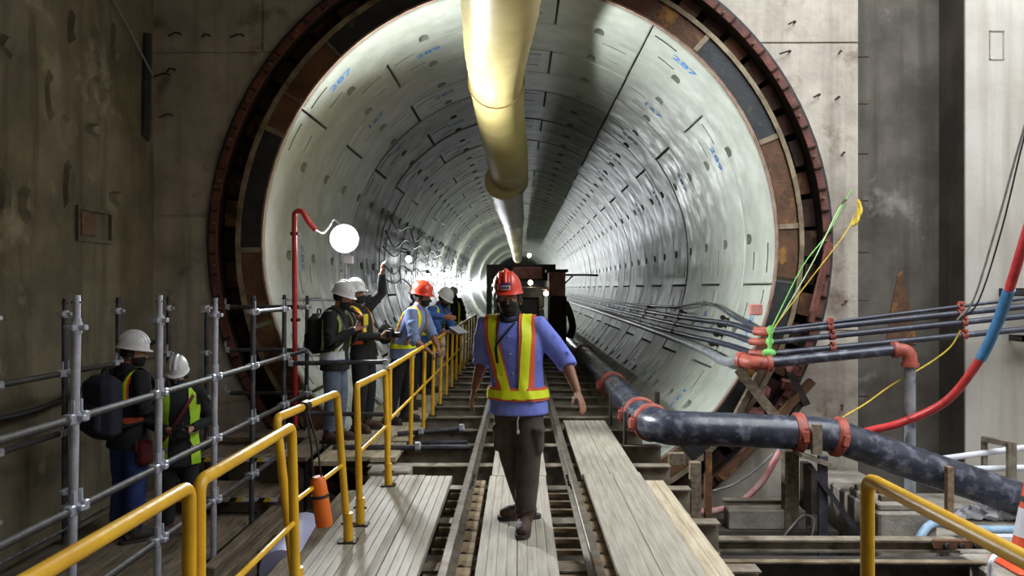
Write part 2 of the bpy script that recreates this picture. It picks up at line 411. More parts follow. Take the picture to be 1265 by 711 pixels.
for (px, py, w, h) in ((1252, 361, 0.34, 0.09), (1262, 417, 0.30, 0.07)):
    p = P(px, py, YH-0.05); mb = MB()
    mb.box((p.x-w/2, YH-0.26, p.z-h/2), (p.x+w, YH-0.24, p.z+h/2)).box((p.x-w/2, YH-0.26, p.z+h/2-0.012), (p.x+w, YH-0.10, p.z+h/2)).box((p.x-w/2, YH-0.26, p.z-h/2), (p.x+w, YH-0.10, p.z-h/2+0.012))
    mb.box((p.x-w/2, YH-0.26, p.z-h/2), (p.x-w/2+0.02, YH+0.0, p.z+h/2))
    mb.build('steel_bracket', 'dark_steel', wp)
mb = MB(); mb.box((XP-0.012, YH+0.015, PIT), (XP+0.01, YH+0.56, TOP)); mb.build('side_sheet', 'side_dark', wp)  # thin dark sheet added over the left face of the pillar
mb = MB(); mb.box((9.0, -7, PIT), (9.4, YH, TOP)); o = mb.build('wall_right', 'concrete_pillar'); o['kind'] = 'structure'
mb = MB(); mb.box((XL-0.4, -7.4, PIT), (9.4, -7.0, TOP)); o = mb.build('wall_back', 'concrete_head'); o['kind'] = 'structure'
mb = MB(); mb.box((XL-0.4, -7.4, PIT-0.3), (9.4, YH+0.1, PIT)); o = mb.build('floor', 'concrete_floor'); o['kind'] = 'structure'
# unseen deck added over the shaft to shade the left, one bay open
mb = MB(); x0, x1, ya, yb = XL-0.4, 9.4, -7.4, YH+1.2
mb.box((x0, ya, TOP), (OPEN_X0, yb, TOP+0.35)); o = mb.build('ceiling_shade', 'dark_steel'); o['kind'] = 'structure'
for lo, hi in (((OPEN_X1, ya), (x1, yb)), ((OPEN_X0, ya), (OPEN_X1, OPEN_Y0)), ((OPEN_X0, OPEN_Y1), (OPEN_X1, yb))):
    mb = MB(); mb.box((lo[0], lo[1], TOP), (hi[0], hi[1], TOP+0.35)); mb.build('sky_shade_panel', 'dark_steel', o)

mb = MB(); mb.box((OPEN_X0-0.3, -7, 5.3), (OPEN_X0, YH, TOP)); mb.build('sky_blocker_beam', 'concrete_head', o)  # unseen beam added to keep skylight off the left walls
# ------------------------------------------------------------------ tunnel lining: rings of concrete segments
def ring_section(w, ri=RI):
    c = 0.016; g = 0.005
    return [(g, RO), (g, ri+c), (c+g, ri), (w-c-g, ri), (w-g, ri+c), (w-g, RO)]
W = 1.2
def seg_mesh(span, pockets, slots):
    mb = MB(); n = max(4, int(round(math.degrees(span)/3.0))); h = span/2 - 0.009/RI; e = 0.012/RI
    angs = [-h, -h+e] + [-h+e + (2*h-2*e)*k/n for k in range(1, n)] + [h-e, h]; rings = []
    for i, a in enumerate(angs):
        sec = ring_section(W, RI + (0.014 if i in (0, len(angs)-1) else 0.0))
        if i in (0, len(angs)-1): sec = [(0.005, RO), (0.005, RI+0.0165), (0.021, RI+0.014), (W-0.021, RI+0.014), (W-0.005, RI+0.0165), (W-0.005, RO)]
        rings.append([Vector((r*math.sin(a), y, r*math.cos(a))) for y, r in sec])
    mb.loft(rings); me = mb.mesh('segment')
    cut = MB()
    for a in pockets:
        R = Matrix.Rotation(a, 3, 'Y'); y1 = 1.10; L = 0.22; w = 0.068; out = [(-w, y1), (w, y1)]
        for k in range(9):
            t = PI*k/8; out.append((w*math.cos(t), y1 - 0.10 - (L-0.10)*math.sin(t)))
        lo = [R @ Vector((s, y, RI-0.1)) for s, y in out]
        hi = [R @ Vector((s, y, RI+0.015+0.12*(y-(y1-L))/L)) for s, y in out]
        cut.loft([lo, hi])
    for a0, a1, y in slots:
        am = math.radians((a0+a1)/2); R = Matrix.Rotation(am, 3, 'Y'); l = RI*math.radians(a1-a0)/2
        cut.loft([[R @ Vector((s*l, y + t*0.027, RI-0.1)) for s, t in ((-1, -1), (1, -1), (1, 1), (-1, 1))],
                  [R @ Vector((s*l*0.96, y + t*0.02, RI+0.05)) for s, t in ((-1, -1), (1, -1), (1, 1), (-1, 1))]])
    me = boolean(me, cut); shade(me, 25); return me
SP = math.radians(67.5); SK = math.radians(22.5); hs = 33.75
big = seg_mesh(SP, [-SK, 0, SK], [(-hs+1.3, -hs+7.6, 0.22), (-hs+4.4, -hs+9.6, 0.78), (hs-9.6, hs-2.6, 0.22), (hs-8.0, hs-3.5, 0.78)])
key = seg_mesh(SK, [0], [])
big.name = 'segment'; key.name = 'key_segment'
big_wet_dim = big.copy(); key_wet_dim = key.copy()
tun = struct('wall_tunnel', 'round tunnel lining of pale precast concrete rings', (0, YL, ZC))
NR = 34
def stencil(txt, size):
    cu = bpy.data.curves.new('t', 'FONT'); cu.body = txt; cu.size = size; cu.align_x = 'CENTER'; cu.align_y = 'CENTER'; cu.resolution_u = 2; cu.offset = 0.004
    o = bpy.data.objects.new('t', cu); COL.objects.link(o); dg = bpy.context.evaluated_depsgraph_get(); dg.update()
    me = bpy.data.meshes.new_from_object(o.evaluated_get(dg)); bpy.data.objects.remove(o); return me
def bent_stencil(txt, ang, y):
    """flat paint on the curved face; letter tops towards the portal"""
    me = stencil(txt, 0.2); me.name = 'stencil_mark'
    for v in me.vertices:
        a = ang + v.co.x*1.25/RI; yy = y - v.co.y
        v.co = Vector(((RI-0.004)*math.sin(a), yy, (RI-0.004)*math.cos(a)))
    return me
marks = {t: bent_stencil(t, math.radians(-hs+11.0), 0.42) for t in ('287', '289', '127')}
rl = random.Random(31)
for i in range(NR):
    base = 31.75 + (22.5 if i % 2 else 0.0) + (0 if i < 6 else (90 if (i//3) % 2 else 0))
    a = base
    for k in range(5):
        c = math.radians(a + hs)
        jr = rl.uniform(0, 0.014); s = link('segment', big if i < 4 else big_wet_dim, 'lining' if i < 4 else 'lining_wet_dim', tun); s.location = (jr*math.sin(c), i*W, jr*math.cos(c)); s.rotation_euler = (0, c, 0)
        if i < 9 and k != 2:
            m = link('stencil_mark', marks[('287', '289', '127', '287')[(i+k) % 4]], 'blue_paint', s)
        a += 67.5
    s = link('key_segment', key if i < 4 else key_wet_dim, 'lining' if i < 4 else 'lining_wet_dim', tun); s.location = (0, i*W, 0); s.rotation_euler = (0, math.radians(a + 11.25), 0)
mb = MB()
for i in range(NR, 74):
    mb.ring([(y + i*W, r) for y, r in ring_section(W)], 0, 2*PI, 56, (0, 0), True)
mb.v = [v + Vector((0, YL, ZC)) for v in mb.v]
o = mb.build('far_rings', 'lining_wet_dim', tun, 25); o['kind'] = 'stuff'
mb = MB(); mb.ring([(YL+0.05, RO+0.005), (YL+0.05, RO+0.06), (YL+74*W, RO+0.06), (YL+74*W, RO+0.005)], 0, 2*PI, 64, (0, ZC), True); mb.build('light_leak_shell', 'concrete_floor', tun)  # unseen shell added to stop light leaking through the segment joints
mb = MB(); yb = YL + 74*W; mb.cyl((0, yb, ZC), (0, yb+0.3, ZC), RO, 48); mb.build('end_bulkhead', 'dark_steel', tun)

# steel and rubber pieces on the end face of the first ring, portal seal ring
pr = struct('trim_1', 'rusty steel seal ring bolted around the tunnel mouth', (0, YH, ZC))
def prb(mb, name, m, smooth=None):
    mb.v = [v + Vector((0, YH, ZC)) for v in mb.v]; return mb.build(name, m, pr, smooth)
D = math.radians
face = [(-180,-158,'r'),(-157,-140,'b'),(-139,-124,'r'),(-123,-108,'r'),(-107,-92,'r'),(-91,-66,'b'),(-65,-57.5,'r'),(-57,-44,'r'),(-43.4,-15,'b'),(-14,8,'r'),(9,30,'r'),(30.6,42,'r'),(43,67,'b'),(68,86,'r'),(87,97.5,'r'),(98.5,110,'b'),(111,121,'r'),(122,141,'b'),(142,158,'r'),(159,179.5,'b')]
for a0, a1, c in face:
    mb = MB(); mb.ring([(-0.005, RI+0.05), (-0.005, RO-0.03), (0.04, RO-0.03), (0.04, RI+0.05)], D(a0), D(a1), max(3, int((a1-a0)/3)))
    prb(mb, 'face_plate', 'rust_brown' if c == 'r' else 'rubber_black')
mb = MB(); mb.ring([(-0.015, RI+0.02), (-0.015, RI+0.042), (0.04, RI+0.042), (0.04, RI+0.02)], 0, 2*PI, 96, (0, 0), True); prb(mb, 'inner_lip', 'lip_pale', 30)
mb = MB(); mb.ring([(-0.03, RO-0.02), (-0.03, RO+0.035), (0.2, RO+0.035), (0.2, RO-0.02)], 0, 2*PI, 96, (0, 0), True); prb(mb, 'outer_lip', 'steel_lip', 30)
mb = MB(); mb.ring([(0.34, RO-0.02), (0.34, RH), (0.40, RH), (0.40, RO-0.02)], 0, 2*PI, 72, (0, 0), True); prb(mb, 'back_plate', 'rust')
mb = MB(); mb.ring([(-0.035, RH-0.05), (-0.035, RH+0.035), (0.0, RH+0.035), (0.0, RH-0.05)], 0, 2*PI, 96, (0, 0), True); prb(mb, 'flange', 'rust_red', 30)
mb = MB(); mb.ring([(0.001, RH-0.045), (0.001, RH-0.01), (0.36, RH-0.01), (0.36, RH-0.045)], 0, 2*PI, 96, (0, 0), True); prb(mb, 'sleeve', 'rust_dark', 30)
mb = MB(); mb.ring([(-0.03, RH+0.035), (-0.03, RH+0.065), (0.02, RH+0.065), (0.02, RH+0.035)], 0, 2*PI, 96, (0, 0), True); prb(mb, 'rubber_edge', 'rubber_black', 30)
rr = random.Random(11)
clip = MB(); clip.bbox((-0.012, -0.07, RH-0.055), (0.012, -0.03, RH+0.04), 0.005); clip = clip.mesh('clamp_clip')
bolt = MB(); bolt.cyl((0, -0.075, 0), (0, -0.03, 0), 0.017, 6).cyl((0, -0.1, 0), (0, -0.03, 0), 0.009, 6); bolt = bolt.mesh('bolt')
for k in range(90):
    a = 2*PI*k/90
    o = link('clamp_clip', clip, 'rust', pr); o.rotation_euler = (0, a, 0)
    if k % 2 == 0:
        o = link('bolt', bolt, 'steel_lip', pr); o.location = ((RH-0.02)*math.sin(a+0.03), 0, (RH-0.02)*math.cos(a+0.03))
for k in range(60):
    a = 2*PI*k/60; w = D(rr.uniform(2.0, 2.7)); d = rr.uniform(0.10, 0.2); r0 = RO + rr.uniform(0.09, 0.12)
    mb = MB(); mb.ring([(d, r0), (d+0.02, RH-0.06), (0.34, RH-0.06), (0.34, r0)], a-w, a+w, 2)
    prb(mb, 'seal_plate', rr.choice(['rust', 'rust', 'rust', 'rust_brown']))
# short steel tabs bridging the face
for a in (-91.5, -65.5, 42.5, 67.5, 86.5):
    mb = MB(); mb.ring([(-0.02, RI+0.05), (-0.02, RO-0.02), (0.0, RO-0.02), (0.0, RI+0.05)], D(a-0.55), D(a+0.55), 1); prb(mb, 'steel_tab', 'steel_lip')

# ------------------------------------------------------------------ track, sleepers and walkway boards
RLX, RRX = -0.43, 0.46
ys = [7.72 + 0.95*k for k in range(46)]
proto = None
def sleeper_mesh():
    mb = MB(); x0, x1 = -1.42, 1.5; h = 0.24; f = 0.012; w = 0.07
    mb.prism([(-w, -h), (w, -h), (w, -h+f), (0.005, -h+f), (0.005, -f), (w, -f), (w, 0), (-w, 0), (-w, -f), (-0.005, -f), (-0.005, -h+f), (-w, -h+f)], x0, x1, 'x')
    return mb.mesh('sleeper_beam')
sm = sleeper_mesh()
ordn = ['first', 'second', 'third', 'fourth', 'fifth', 'sixth', 'seventh', 'eighth', 'ninth', 'tenth']
for k, y in enumerate(ys):
    o = link('sleeper_beam', sm, 'sleeper_steel'); o.location = (rr.uniform(-0.05, 0.05), y, -0.06 + rr.uniform(-0.008, 0.008))
    if k < 8: lab = 'steel sleeper beam across the tunnel track, %s one beyond the boards' % ordn[k]
    else: lab = 'distant steel sleeper beam across the track deep in the tunnel'
    tag(o, lab, 'beam', 'sleeper beams under the tunnel track')
# two more under the near boards
for k, y in enumerate((7.0, 6.0, 5.0, 4.0)):
    o = link('sleeper_beam', sm, 'sleeper_steel'); o.location = (0.0, y, -0.10)
    tag(o, ('steel sleeper beam at the far end of the near boards' if k == 0 else 'steel sleeper beam hidden under the near walkway boards'), 'beam', 'sleeper beams under the near boards')
# long girders that carry the sleepers
for x, lab in ((-1.05, 'left long steel girder under the track sleepers'), (1.15, 'right long steel girder under the track sleepers')):
    mb = MB(); z1 = -0.315; h = 0.2; f = 0.02; w = 0.1
    mb.prism([(x-w, z1-h), (x+w, z1-h), (x+w, z1-h+f), (x+0.008, z1-h+f), (x+0.008, z1-f), (x+w, z1-f), (x+w, z1), (x-w, z1), (x-w, z1-f), (x-0.008, z1-f), (x-0.008, z1-h+f), (x-w, z1-h+f)], 1.0, 50)
    tag(mb.build('girder', 'dark_steel'), lab, 'beam')
def rail(x, lab):
    t = thing('track_rail', lab, 'rail', (x, 3.0, -0.06))
    sec = [(-0.05, 0), (0.05, 0), (0.05, 0.01), (0.012, 0.022), (0.009, 0.07), (0.028, 0.08), (0.028, 0.104), (0.022, 0.11), (-0.022, 0.11), (-0.028, 0.104), (-0.028, 0.08), (-0.009, 0.07), (-0.012, 0.022), (-0.05, 0.01)]
    mb = MB(); mb.prism([(x+u, -0.06+v) for u, v in sec], 3.0, 19.4); mb.build('rail_bar', 'rail_steel', t)
    for y in (6.9, 12.9):
        mb = MB()
        for s in (-1, 1):
            mb.bbox((x+s*0.02-0.008, y-0.22, -0.035), (x+s*0.02+0.008, y+0.22, 0.012), 0.003)
            for q in (-0.16, -0.06, 0.06, 0.16): mb.cyl((x, y+q, -0.012), (x+s*0.045, y+q, -0.012), 0.012, 6)
        mb.build('fishplate', 'dark_steel', t)
    return t
rails = [rail(RLX, 'left steel track rail running into the tunnel'), rail(RRX, 'right steel track rail running into the tunnel')]
# timber packing under each rail with steel clips, and thin cross bars
pm = MB(); pm.bbox((-0.085, -0.118, -0.05), (0.085, 0.118, 0.0), 0.006); pm = pm.mesh('packing_block')
cm = MB(); cm.bbox((-0.022, -0.008, 0), (0.022, 0.008, 0.008), 0.003).cyl((0.0, 0, 0), (0.0, 0, 0.014), 0.006, 6); cm = cm.mesh('rail_clip')
for t, x in zip(rails, (RLX, RRX)):
    for k in range(16):
        y = 3.3 + 0.245*k
        if y > 7.05: break
        for s in (1,):
            o = link('packing_block', pm, 'tie_timber', t)
            o.location = (s*(0.085 if s*x < 0 else 0.078), y - 3.0, -0.004 + rr.uniform(-0.004, 0.004)); o.scale = (0.62 if s*x < 0 else 0.6, 1, 1)
            o = link('rail_clip', cm, 'dark_steel', t); o.location = (s*0.075, y - 3.0 + 0.122, -0.002)
bm_ = MB(); bm_.box((-0.59, -0.022, -0.03), (0.60, 0.022, 0.0)); bm_ = bm_.mesh('cross_bar')
for k in range(16):
    o = link('cross_bar', bm_, 'tie_timber', rails[0]); o.location = (-RLX, 3.42 + 0.245*k - 3.0, -0.055)
    if 3.42 + 0.245*k > 6.9: break

def plank(x0, x1, y0, y1, z, m, label, grooves=4, group=None, th=0.045, name='walkway_board', skew=0.0):
    """long board with shallow lengthwise grooves"""
    w = x1 - x0; top = []; g = 0.005
    for k in range(grooves + 1):
        xa = x0 + w*k/(grooves+1); xb = x0 + w*(k+1)/(grooves+1)
        top += [(xa + (g if k else 0.003), z), (xb - (g if k < grooves else 0.003), z)]
        if k < grooves: top += [(xb, z-0.006)]
    sec = [(x0, z-th), (x0, z-0.004)] + top + [(x1, z-0.004), (x1, z-th)]
    mb = MB()
    mb.loft([[Vector((u - skew/2, y0, v)) for u, v in sec], [Vector((u + skew/2, y1, v)) for u, v in sec]])
    c = Vector(((x0+x1)/2, (y0+y1)/2, z-th)); mb.v = [v - c for v in mb.v]
    o = mb.build(name, m); o.location = c; return tag(o, label, 'board', group)
B = 'walkway boards on the near deck'
plank(-1.30, -1.065, 3.0, 6.98, 0.0, 'plank_grey', 'grey walkway board left of the track beside the yellow posts', 3, B)
plank(-1.06, -0.825, 3.0, 7.02, 0.002, 'plank_grey', 'middle grey walkway board left of the left rail', 3, B)
plank(-0.82, -0.585, 3.0, 7.0, 0.0, 'plank_grey', 'grey walkway board closest to the left rail', 3, B)
plank(-1.46, -1.31, 3.0, 6.55, -0.015, 'timber_old', 'narrow brown timber board outside the yellow posts', 0, B)
plank(-0.255, -0.012, 3.0, 7.0, 0.0, 'plank_grey', 'near left grey board between the two rails', 3, B)
plank(-0.008, 0.235, 3.0, 7.0, 0.0, 'plank_grey', 'near right grey board between the two rails under the boot', 3, B)
plank(-0.24, 0.0, 7.02, 9.5, 0.0, 'plank_grey', 'far left grey board between the rails behind the walking man', 3, B)
plank(0.004, 0.244, 7.02, 9.5, 0.0, 'plank_grey', 'far right grey board between the rails behind the walking man', 3, B)
plank(0.555, 0.81, 7.06, 9.95, 0.0, 'plank_grey', 'far left board of the pair right of the right rail', 3, B)
plank(0.814, 1.07, 7.06, 9.95, 0.0, 'plank_grey', 'far right board of the pair right of the right rail', 3, B)
plank(0.575, 0.825, 3.0, 7.05, 0.004, 'plank_grey', 'near tan-grey board beside the right rail', 3, B)
plank(0.83, 1.08, 3.0, 7.14, 0.004, 'plank_grey', 'near bluish-grey board right of the tan-grey one', 3, B)
plank(1.085, 1.25, 3.0, 6.9, -0.012, 'plank_wood', 'pale bare wooden board at the right edge of the walkway', 1, B)

# side walkway in the tunnel, left of the yellow railing
for k in range(3):
    x = -1.20 - 0.26*k
    for j, (a, b) in enumerate(((7.75 - 0.25*(k == 2), 11.6), (11.63, 15.6), (15.63, 21.0))):
        plank(x-0.252, x, a + 0.04*k, b, 0.0, 'plank_wood', '%s pale board of the left side walkway, %s stretch from the portal' % (('inner', 'middle', 'outer')[k], ('first', 'second', 'third')[j]), 1, 'boards of the side walkway in the tunnel')
# steel bearers under that walkway
for k in range(8):
    mb = MB(); y = 8.0 + 1.5*k; mb.box((-1.86, y-0.05, -0.145), (-1.25, y+0.05, -0.046))
    tag(mb.build('bearer', 'dark_steel'), '%s dark bearer beam from the portal under the pale side walkway' % ordn[k], 'beam', 'bearers of the side walkway')
# concrete packing block near the fourth post
mb = MB(); mb.bbox((-1.36, 7.12, -0.12), (-0.98, 7.36, 0.01), 0.012); tag(mb.build('packing_block', 'concrete_block'), 'rough concrete block behind the near boards beside the yellow post', 'block')
# loose scaffold tubes lying across the sleepers
def loose_tube(a, b, r, cx, lab):
    t = thing('scaffold_tube', lab, 'tube', a); mb = MB(); mb.cyl(a, b, r, 12); mb.build('tube', 'galv_dark', t, 40)
    for f in cx:
        c = Vector(a).lerp(Vector(b), f); d = (Vector(b)-Vector(a)).normalized()
        mb = MB(); mb.cyl(c-d*0.03, c+d*0.03, r+0.012, 12).bbox(c+Vector((-0.025, -0.06, -0.01)), c+Vector((0.025, 0.0, r+0.03)), 0.004); mb.build('coupler', 'galv', t, 40)
loose_tube((-1.9, 8.12, 0.02), (-0.50, 8.15, 0.02), 0.03, (0.62,), 'long grey tube with coupler lying across the sleepers left of track')
loose_tube((-1.35, 8.85, 0.03), (-0.62, 8.95, 0.07), 0.026, (0.35, 0.97), 'short tilted grey tube with two couplers across the sleepers')
loose_tube((-1.4, 8.55, -0.02), (-0.55, 8.5, 0.0), 0.026, (), 'plain dull tube lying between the long and tilted tubes')
# pale plastic pipe by the walkway
t = thing('plastic_pipe', 'pale lilac plastic pipe lying beside the near boards below the railing', 'pipe', (-1.56, 4.6, -0.20))
mb = MB()
prof = [(0.14, 4.95), (0.15, 5.0), (0.15, 5.75), (0.13, 5.75)]
n = 24; rings = [[Vector((-1.46 + r*math.cos(2*PI*i/n) - (y-4.7)*0.08, y, -0.12 + r*math.sin(2*PI*i/n))) for i in range(n)] for r, y in prof]
mb.loft(rings, True); mb.build('pipe_body', 'lilac_plastic', t, 40)

# ------------------------------------------------------------------ yellow guardrails
GX = -1.13
def corner_path(pts, rad=0.05, k=4):
    pts = [Vector(p) for p in pts]; out = [pts[0]]
    for i in range(1, len(pts)-1):
        a = (pts[i-1]-pts[i]).normalized(); b = (pts[i+1]-pts[i]).normalized()
        for j in range(k+1):
            t = j/k; out.append((pts[i]+a*rad)*(1-t)**2 + pts[i]*2*t*(1-t) + (pts[i]+b*rad)*t*t)
    out.append(pts[-1]); return out
def frame(y0, y1, x0, x1, xf0, xf1, h0, h1, lab, mid=0.5, zf=0.0, sleeves=(True, True)):
    t = thing('guardrail_frame', lab, 'railing', (xf0, y0, zf), 0, 'yellow guardrail frames')
    mb = MB(); mb.tube(corner_path([(xf0, y0, zf), (x0, y0, h0), (x1, y1, h1), (xf1, y1, zf)]), 0.024, 12); mb.build('tube_hoop', 'yellow_paint', t, 50)
    f0 = mid/h0; f1 = mid/h1
    mb = MB(); mb.cyl((xf0+(x0-xf0)*f0, y0, mid), (xf1+(x1-xf1)*f1, y1, mid), 0.014, 8); mb.build('mid_rail', 'yellow_paint', t, 50)
    for s, x, y in zip(sleeves, (xf0, xf1), (y0, y1)):
        if s:
            mb = MB(); mb.cyl((x, y, zf+0.0), (x, y, zf+0.19), 0.032, 12); o = mb.build('socket', 'yellow_paint', t, 40)
            mb = MB(); mb.bbox((x-0.06, y-0.05, zf-0.002), (x+0.06, y+0.05, zf+0.012), 0.003); mb.build('base_plate', 'dark_steel', o)
            mb = MB(); mb.cyl((x-0.045, y, zf+0.12), (x+0.045, y, zf+0.12), 0.008, 6); mb.build('set_bolt', 'dark_steel', o)
    return t
frame(1.05, 2.72, -1.15, -1.13, -1.15, -1.13, 0.97, 0.97, 'nearest yellow guardrail frame at the bottom left corner')
frame(2.79, 3.90, -1.125, -1.115, -1.125, -1.09, 0.97, 0.97, 'yellow guardrail frame next to the nearest one, no tool on it')
frame(4.16, 5.17, -1.27, -1.185, -1.16, -1.11, 0.97, 0.965, 'leaning yellow guardrail frame with the orange tool hanging on it')
frame(5.54, 6.64, -1.13, -1.115, -1.106, -1.09, 0.97, 0.95, 'yellow guardrail frame at the far end of the near boards')
frame(1.0, 2.86, 1.29, 1.247, 1.29, 1.247, 0.97, 0.97, 'yellow guardrail frame on the right in front of the thick pipe')
# continuous railing in the tunnel
t = thing('tunnel_railing', 'long yellow railing with many posts running into the tunnel beside the workers', 'railing', (GX, 7.0, 0))
py = [6.95, 8.43, 9.55, 10.6, 11.6, 12.6, 13.6, 14.6, 15.6, 16.6, 17.6, 18.6, 19.6, 20.6]
for y in py:
    mb = MB(); mb.cyl((GX-0.02, y, -0.06), (GX, y, 0.95), 0.023, 10); o = mb.build('post', 'yellow_paint', t, 50)
    mb = MB(); mb.bbox((GX-0.07, y-0.05, -0.06), (GX+0.04, y+0.05, -0.04), 0.003); mb.build('base_plate', 'dark_steel', o)
mb = MB(); mb.tube(corner_path([(GX, 6.95, 0.5), (GX, 6.95, 0.955), (GX, 21.0, 0.955), (GX, 21.0, 0.5)], 0.06), 0.023, 10); mb.build('top_rail', 'yellow_paint', t, 50)
mb = MB(); mb.cyl((GX, 7.0, 0.5), (GX, 21, 0.48), 0.014, 8); mb.build('mid_rail', 'yellow_paint', t, 50)
# strut clamp between
# orange tool hanging from the third frame
p0 = Vector((-1.165, 4.60, 0.56)); p1 = Vector((-1.13, 4.62, 0.27))
t = thing('hanging_tool', 'orange tube-shaped tool hanging by black cords from the leaning yellow frame', 'tool', (p1.x, p1.y, p1.z))
mb = MB(); mb.tube([p0, p0.lerp(p1, 0.08), p0.lerp(p1, 0.25), p0.lerp(p1, 0.9), p1], [0.030, 0.044, 0.046, 0.05, 0.046], 14); mb.build('tool_body', 'orange_plastic', t, 40)
mb = MB(); mb.tube([p0.lerp(p1, 0.36), p0.lerp(p1, 0.42)], [0.0495, 0.0495], 14); mb.build('band', 'rubber_black', t, 40)
for s, q in ((0.022, -1.245), (-0.025, -1.225)):
    mb = MB(); mb.tube(cr([p0+Vector((s, 0, 0)), p0+Vector((s*0.7-0.02, -0.01, 0.2)), (-1.225, 4.57+s, 0.955)], 5), 0.006, 6); mb.build('cord', 'cable_black', t)
mb = MB(); mb.ring([(4.53, 0.025), (4.53, 0.034), (4.61, 0.034), (4.61, 0.025)], 0, 2*PI, 14, (-1.232, 0.968), True); mb.build('loop', 'cable_black', t, 40)

# ------------------------------------------------------------------ scaffold on the left
SX, SB = -2.455, -3.85
fy = [4.40, 5.42, 6.42, 7.34, 8.32, 9.22]
by = [6.72, 7.62, 8.72]
DK = -0.52
lv = (1.43, 0.93, 0.43, -0.07)
def standard(x, y, z0, z1, lab, m, grp, lean=0.0):
    t = thing('scaffold_post', lab, 'scaffold post', (x, y, z0), 0, grp)
    mb = MB(); mb.cyl((x+lean*(z0-z1), y, z0), (x, y, z1-0.13), 0.0242, 12).cyl((x, y, z1-0.13), (x, y, z1), 0.0195, 12); mb.build('tube', m, t, 40)
    mb = MB(); mb.cyl((x-0.03, y, z1-0.04), (x+0.03, y, z1-0.04), 0.006, 6); mb.build('pin', 'galv_dark', t)
    for z in lv:
        mb = MB(); q = lean*(z-z1)
        for k in range(4):
            a = PI/2*k; d = Vector((math.cos(a), math.sin(a), 0)); c = Vector((x+q, y, z))
            mb.bbox(c + d*0.042 - Vector((0.02, 0.02, 0.016)), c + d*0.042 + Vector((0.02, 0.02, 0.016)), 0.005)
        mb.cyl((x+q, y, z-0.03), (x+q, y, z+0.03), 0.032, 12); mb.build('rosette', 'galv', t)
    return t
for k, y in enumerate(fy):
    labs = ['brightest scaffold post at the front left, nearest the camera', 'bright scaffold post in front of the man in the lime vest', 'scaffold post right of the man in the lime vest',
            'fourth scaffold post of the front row, before the dark ring', 'fifth scaffold post of the front row, left of the red standpipe', 'last scaffold post of the front row beside the tunnel mouth']
    standard(SX, y, DK-0.9, (1.61, 1.60, 1.57, 1.58, 1.58, 1.56)[k], labs[k], 'galv' if k < 3 else 'galv_dark', 'front row of scaffold posts', 0.018 if k == 0 else 0.008)
for k, y in enumerate(by):
    labs = ['dull scaffold post against the left wall, nearest of the back row', 'dull scaffold post behind the white helmet of the backpack man', 'farthest dull scaffold post of the back row']
    standard(SB, y, DK-0.9, 1.56, labs[k], 'galv_dark', 'back row of scaffold posts')
standard(-3.47, 8.82, DK-0.9, 1.45, 'dull scaffold post with a white tag beside the seal ring', 'galv_dark', 'back row of scaffold posts')
def ledger(a, b, lab, m='ledger_dirty', r=0.024, grp='scaffold ledger tubes'):
    t = thing('scaffold_ledger', lab, 'scaffold tube', a, 0, grp)
    a = Vector(a); b = Vector(b); d = (b-a).normalized()
    mb = MB(); mb.cyl(a+d*0.05, b-d*0.05, r, 12); mb.build('tube', m, t, 40)
    for e, s in ((a, 1), (b, -1)):
        c = e + d*s*0.07; w = Vector((0.018, 0.018, 0.045)); mb = MB()
        mb.bbox(c-Vector((0.026, 0.026, 0.03)), c+Vector((0.026, 0.026, 0.03)), 0.007)
        mb.box(c+Vector((-0.006, -0.006, 0.03))-d*s*0.03, c+Vector((0.010, 0.010, 0.10))-d*s*0.03); mb.build('wedge_head', 'galv', t)
YN = [3.38] + fy
zname = {0.93: 'upper', 0.43: 'middle', -0.07: 'lower'}
bname = ['left of the nearest bright post', 'between the two bright posts', 'passing the man in the lime vest', 'right of the man in the lime vest', 'in front of the dark seal ring', 'ending at the tunnel mouth']
for z in (0.93, 0.43, -0.07):
    for k in range(6):
        ledger((SX, YN[k], z), (SX, YN[k+1], z), '%s lengthwise scaffold tube of the front row, %s' % (zname[z], bname[k]))
standard(SX, 3.38, DK-0.9, 1.61, 'scaffold post just outside the left edge of the view', 'galv', 'front row of scaffold posts')
YB = [4.9, 5.8] + by
for z in (0.43, 0.93):
    for k in range(1, 4):
        ledger((SB, YB[k], z), (SB, YB[k+1], z), '%s scaffold tube along the left wall, %s bay' % (zname[z], ('first', 'second', 'third')[k-1]))
standard(SB, 5.8, DK-0.9, 1.56, 'scaffold post against the left wall outside the view', 'galv_dark', 'back row of scaffold posts')
for y, z, lab in ((9.22, 1.43, 'cross tube near the top between the last scaffold posts'), (9.22, 0.93, 'cross tube at chest height between the last scaffold posts'), (9.22, 0.43, 'cross tube at knee height between the last scaffold posts')):
    ledger((SX, y, z), (SB+0.4, y, z), lab)
ledger((SX, 8.32, 0.86), (-1.32, 8.30, 0.88), 'dark tube in front of the waist of the lime vest photographer', 'galv_dark')
ledger((SX, 8.32, 0.34), (-1.32, 8.30, 0.33), 'dark tube at shin height in front of the two standing photographers', 'galv_dark')
ledger((SX, 7.34, 1.43), (SX, 8.32, 1.43), 'topmost short scaffold tube in front of the dark seal ring')
# small white tag on a back post
mb = MB(); mb.bbox((-3.52, 8.77, 1.38), (-3.42, 8.795, 1.44), 0.002); tag(mb.build('paper_tag', 'white_tape'), 'small white tag beside a dull scaffold post by the seal ring', 'tag')
# lower deck boards
nb = 7; xw = (SX - 0.08 - (XL+0.1)) / nb
for k in range(nb):
    x0 = XL + 0.1 + k*xw
    if k in (0,): continue
    plank(x0+0.006, x0+xw-0.006, 4.6, 7.7 if k > 4 else 8.9, DK, 'timber_old', 'old grey board of the lower left deck, number %s from the wall' % ordn[k-1].replace('first', 'one').replace('second', 'two').replace('third', 'three').replace('fourth', 'four').replace('fifth', 'five').replace('sixth', 'six'), 0, 'boards of the lower deck')
